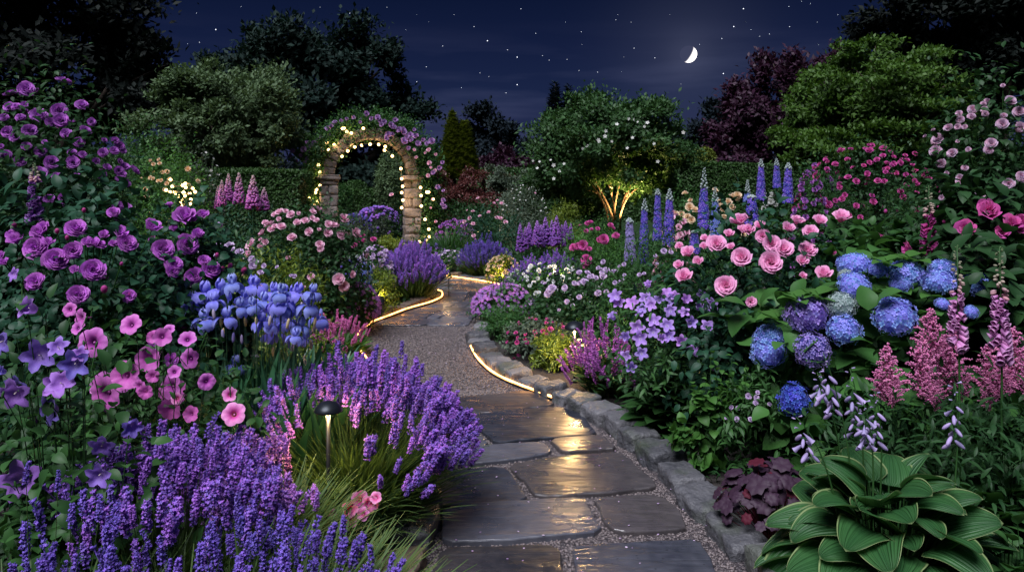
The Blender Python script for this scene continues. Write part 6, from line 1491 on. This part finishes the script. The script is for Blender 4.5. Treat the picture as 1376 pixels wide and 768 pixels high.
strewn('petunia', 'pink petunias with dark throats on the left', 'petunia', 180, 2.5, .34, .86,
       t6([(600, 463, 97), (372, 435, 88), (320, 395, 64), (425, 545, 132), (680, 620, 112), (575, 698, 132), (480, 745, 130), (785, 745, 112), (870, 620, 92), (860, 530, 78), (745, 520, 82), (775, 485, 52), (700, 520, 60), (948, 725, 76), (640, 745, 60), (800, 680, 60), (700, 700, 60), (355, 480, 60)]) + l1([(405, 80, 142), (487, 20, 106), (665, 75, 102), (655, 140, 88), (795, 35, 62), (735, 160, 62), (560, 75, 56)]), PETUNIA, M['petunia'], M['leaf_mid'], 1100, .042, LEAF_NEAR, (-.05, .2), .25, 30)
strewn('petunia', 'rose pink petunia blooms above the front lavender', 'petunia', 305, 2.5, .10, .5, l1([(900, 160, 88), (885, 85, 56)]) + [(238, 535, 16)], PETUNIA, M['petunia_hot'], M['leaf_mid'], 160, .035, LEAF_NEAR, (-.03, .05), .2, 6)
bush('blue_filler', 'small blue and lilac flowers behind the iris clump', 'flowering plant', 300, 4.3, 170, 342, 1800, .045, LEAF_SLIM, M['leaf_mid'], extra=(60, .022), bvars=ROSE_LO, bmat=M['phlox_pale'], shoots=20, limit=60)
strewn('snapdragon', 'pink snapdragon like blooms low at the path corner', 'snapdragon', 478, 2.75, .12, .22, [(470, 683, 22), (484, 672, 26), (497, 676, 24), (505, 668, 16), (472, 700, 16), (446, 690, 14), (488, 690, 18)], PETUNIA, M['petunia_hot'], M['leaf_mid'], 200, .03, LEAF_SLIM, (-.05, .1), .3, 8)

def irises():
    Y = 3.35; X = wx(345, Y); th = thing('iris', 'clump of blue bearded irises with sword leaves on the left', 'iris', (X, Y, 0))
    L = t6([(885, 335, 60), (938, 290, 65), (1008, 275, 60), (1065, 250, 56), (1165, 260, 62), (935, 410, 62), (1035, 403, 60), (1095, 355, 52), (1255, 290, 56), (1292, 330, 66), (1305, 290, 42), (1248, 405, 52), (1262, 475, 56), (1225, 440, 52), (1325, 370, 52), (1350, 300, 52), (1125, 325, 46), (1080, 622, 54), (985, 330, 50), (1210, 330, 50), (1180, 360, 44)])
    L += [(400, 385, 16), (415, 402, 17), (385, 424, 16), (428, 420, 16), (352, 424, 15), (370, 398, 16), (392, 405, 15), (405, 430, 15), (378, 385, 15), (340, 402, 14), (420, 385, 14), (362, 442, 13), (312, 372, 14), (328, 392, 14), (396, 444, 13), (410, 448, 12), (345, 375, 15)]
    P, S = [], []
    for x, y_, d in L:
        yy = Y + random.uniform(-.18, .2); P.append(W(x, y_ + 4, yy)); S.append(d * yy / FPX * .82)
    P, S = np.array(P), np.array(S); k = len(P)
    parts('bloom', th, IRIS, spin(frames(np.array((0, 0, 1.)) + rvec(k) * .2, (0, 1, 0)), k), P - np.array((0, 0, .4)) * S[:, None], S, M['iris'])
    foot = np.array((X, Y, 0)) + (P - np.array((X, Y, 0))) * np.array((.75, .9, 0))
    n = 900; ph = RNG.random(n) * 2 * PI; q = RNG.random(n) ** .5
    fb = np.stack([X + np.cos(ph) * q * .33, Y + .12 + np.sin(ph) * q * .22, np.zeros(n)], -1)
    d = np.stack([np.cos(ph) * q * .36, np.sin(ph) * q * .3, np.full(n, 1.)], -1) + rvec(n) * .16
    lv = stamp(LEAF_STRAP, spin(frames(d, (0, -1, 0)), n), fb, np.stack([.76 * (.5 + .5 * RNG.random(n))] * 3, -1))
    part('foliage', join([stems(foot, P - np.array((0, 0, .4)) * S[:, None], .0026), lv]), M['leaf_strap'], th)
    nb = 26; bp = P[RNG.integers(0, k, nb)] + np.stack([RNG.normal(size=nb) * .05, RNG.normal(size=nb) * .05, -.05 - .12 * RNG.random(nb)], -1)
    parts('bud', th, [Geo(ICO1.V * (.35, .35, 1.2), ICO1.T)], frames(rvec(nb) * .2 + np.array((0, 0, 1.)), (0, 1, 0)), bp, .02, M['iris'])
irises()

# the three front lavenders
spike_bush('lavender', 'big domed lavender by the path holding the path light', 'lavender', 478, 3.25, 705, .56, .66, 900, .085, LAVN, M['lav'], M['leaf_lav'], 3200, LEAF_GRASS, .34, 'front lavenders', spread=.28, flat=.42, zvar=.08,
           region=lambda t: ~((t[:, 1] < -.04 - .15 * np.abs(t[:, 0])) & (t[:, 0] < .30) & (RNG.random(len(t)) < .80)) & ~((t[:, 1] < -.20) & (np.abs(t[:, 0] + .05) < .16)))
spike_bush('lavender', 'pinkish lit lavender just in front of the path light', 'lavender', 345, 2.58, 800, .30, .58, 260, .085, LAVN, M['lav_lamp_tint'], M['leaf_lav'], 2400, LEAF_GRASS, .32, 'front lavenders', spread=.4, flat=.2, zvar=.05, region=lambda t: t[:, 0] < .05 + .3 * (t[:, 1] < -.1))
spike_bush('lavender', 'violet lavender below the pink petunias', 'lavender', 225, 2.25, 800, .34, .70, 230, .085, LAVN, M['lav'], M['leaf_lav'], 3200, LEAF_GRASS, .34, 'front lavenders', spread=.45, flat=.2, zvar=.05,
           region=lambda t: ~((t[:, 1] < -.1) & (RNG.random(len(t)) < .5)))
spike_bush('lavender', 'deep violet lavender in the bottom left corner', 'lavender', 55, 1.8, 800, .34, .62, 95, .075, LAVN, M['lav_deep'], M['leaf_lav'], 1400, LEAF_GRASS, .36, 'front lavenders', spread=.5, flat=.5, zvar=.18)
spike_bush('lavender', 'sparse deep violet lavender stems at the bottom centre left', 'lavender', 330, 1.98, 800, .46, .52, 230, .07, LAVN, M['lav_deep'], M['leaf_lav'], 3600, LEAF_GRASS, .34, 'front lavenders', spread=.6, flat=.35, zvar=.14)

# ------------------------------------------------------------------ low filling of the beds
seed(71)
def cover(label_kind, cells, n, size, tmpl, lm, h):
    gs = []
    for (x0, x1, y0, y1) in cells:
        a_ = max(20, int(n * (x1 - x0) * (y1 - y0)))
        P = np.stack([x0 + (x1 - x0) * RNG.random(a_), y0 + (y1 - y0) * RNG.random(a_), np.zeros(a_)], -1)
        l = np.interp(P[:, 1], XL[:, 0], XL[:, 1]) - .22; r = np.interp(P[:, 1], XR[:, 0], XR[:, 1]) + .26
        ok = (P[:, 0] < l) | (P[:, 0] > r); P = P[ok]; a_ = len(P)
        hh = np.array([max(0.05, .5 + noise.noise(Vector((p[0] * 1.3, p[1] * 1.3, 3)))) for p in P]) * h
        P[:, 2] = hh * RNG.random(a_)
        gs.append(stamp(tmpl, frames(rvec(a_) + np.array((0, 0, .4)), (0, 0, 1)), P, size * (.6 + .8 * RNG.random(a_))))
    struct(label_kind, join(gs), lm, 'stuff', True)
cover('ground_cover', [(-3.5, -1.4, 4.2, 9), (-1.4, -.4, 4.5, 9), (.5, 3.2, 4.8, 9), (-.3, .6, 7, 10)], 900, .06, LEAF_MID, M['leaf_dark'], .4)
cover('ground_cover', [(-7, -1.0, 9, 16), (-1.8, 7, 10.5, 16)], 500, .08, LEAF_FAR, M['leaf_dark'], .5)
cover('ground_cover', [(-2.2, -.5, 1.4, 4.2), (.9, 2.6, 2.2, 4.8)], 500, .045, LEAF_MID, M['leaf_dark'], .16)
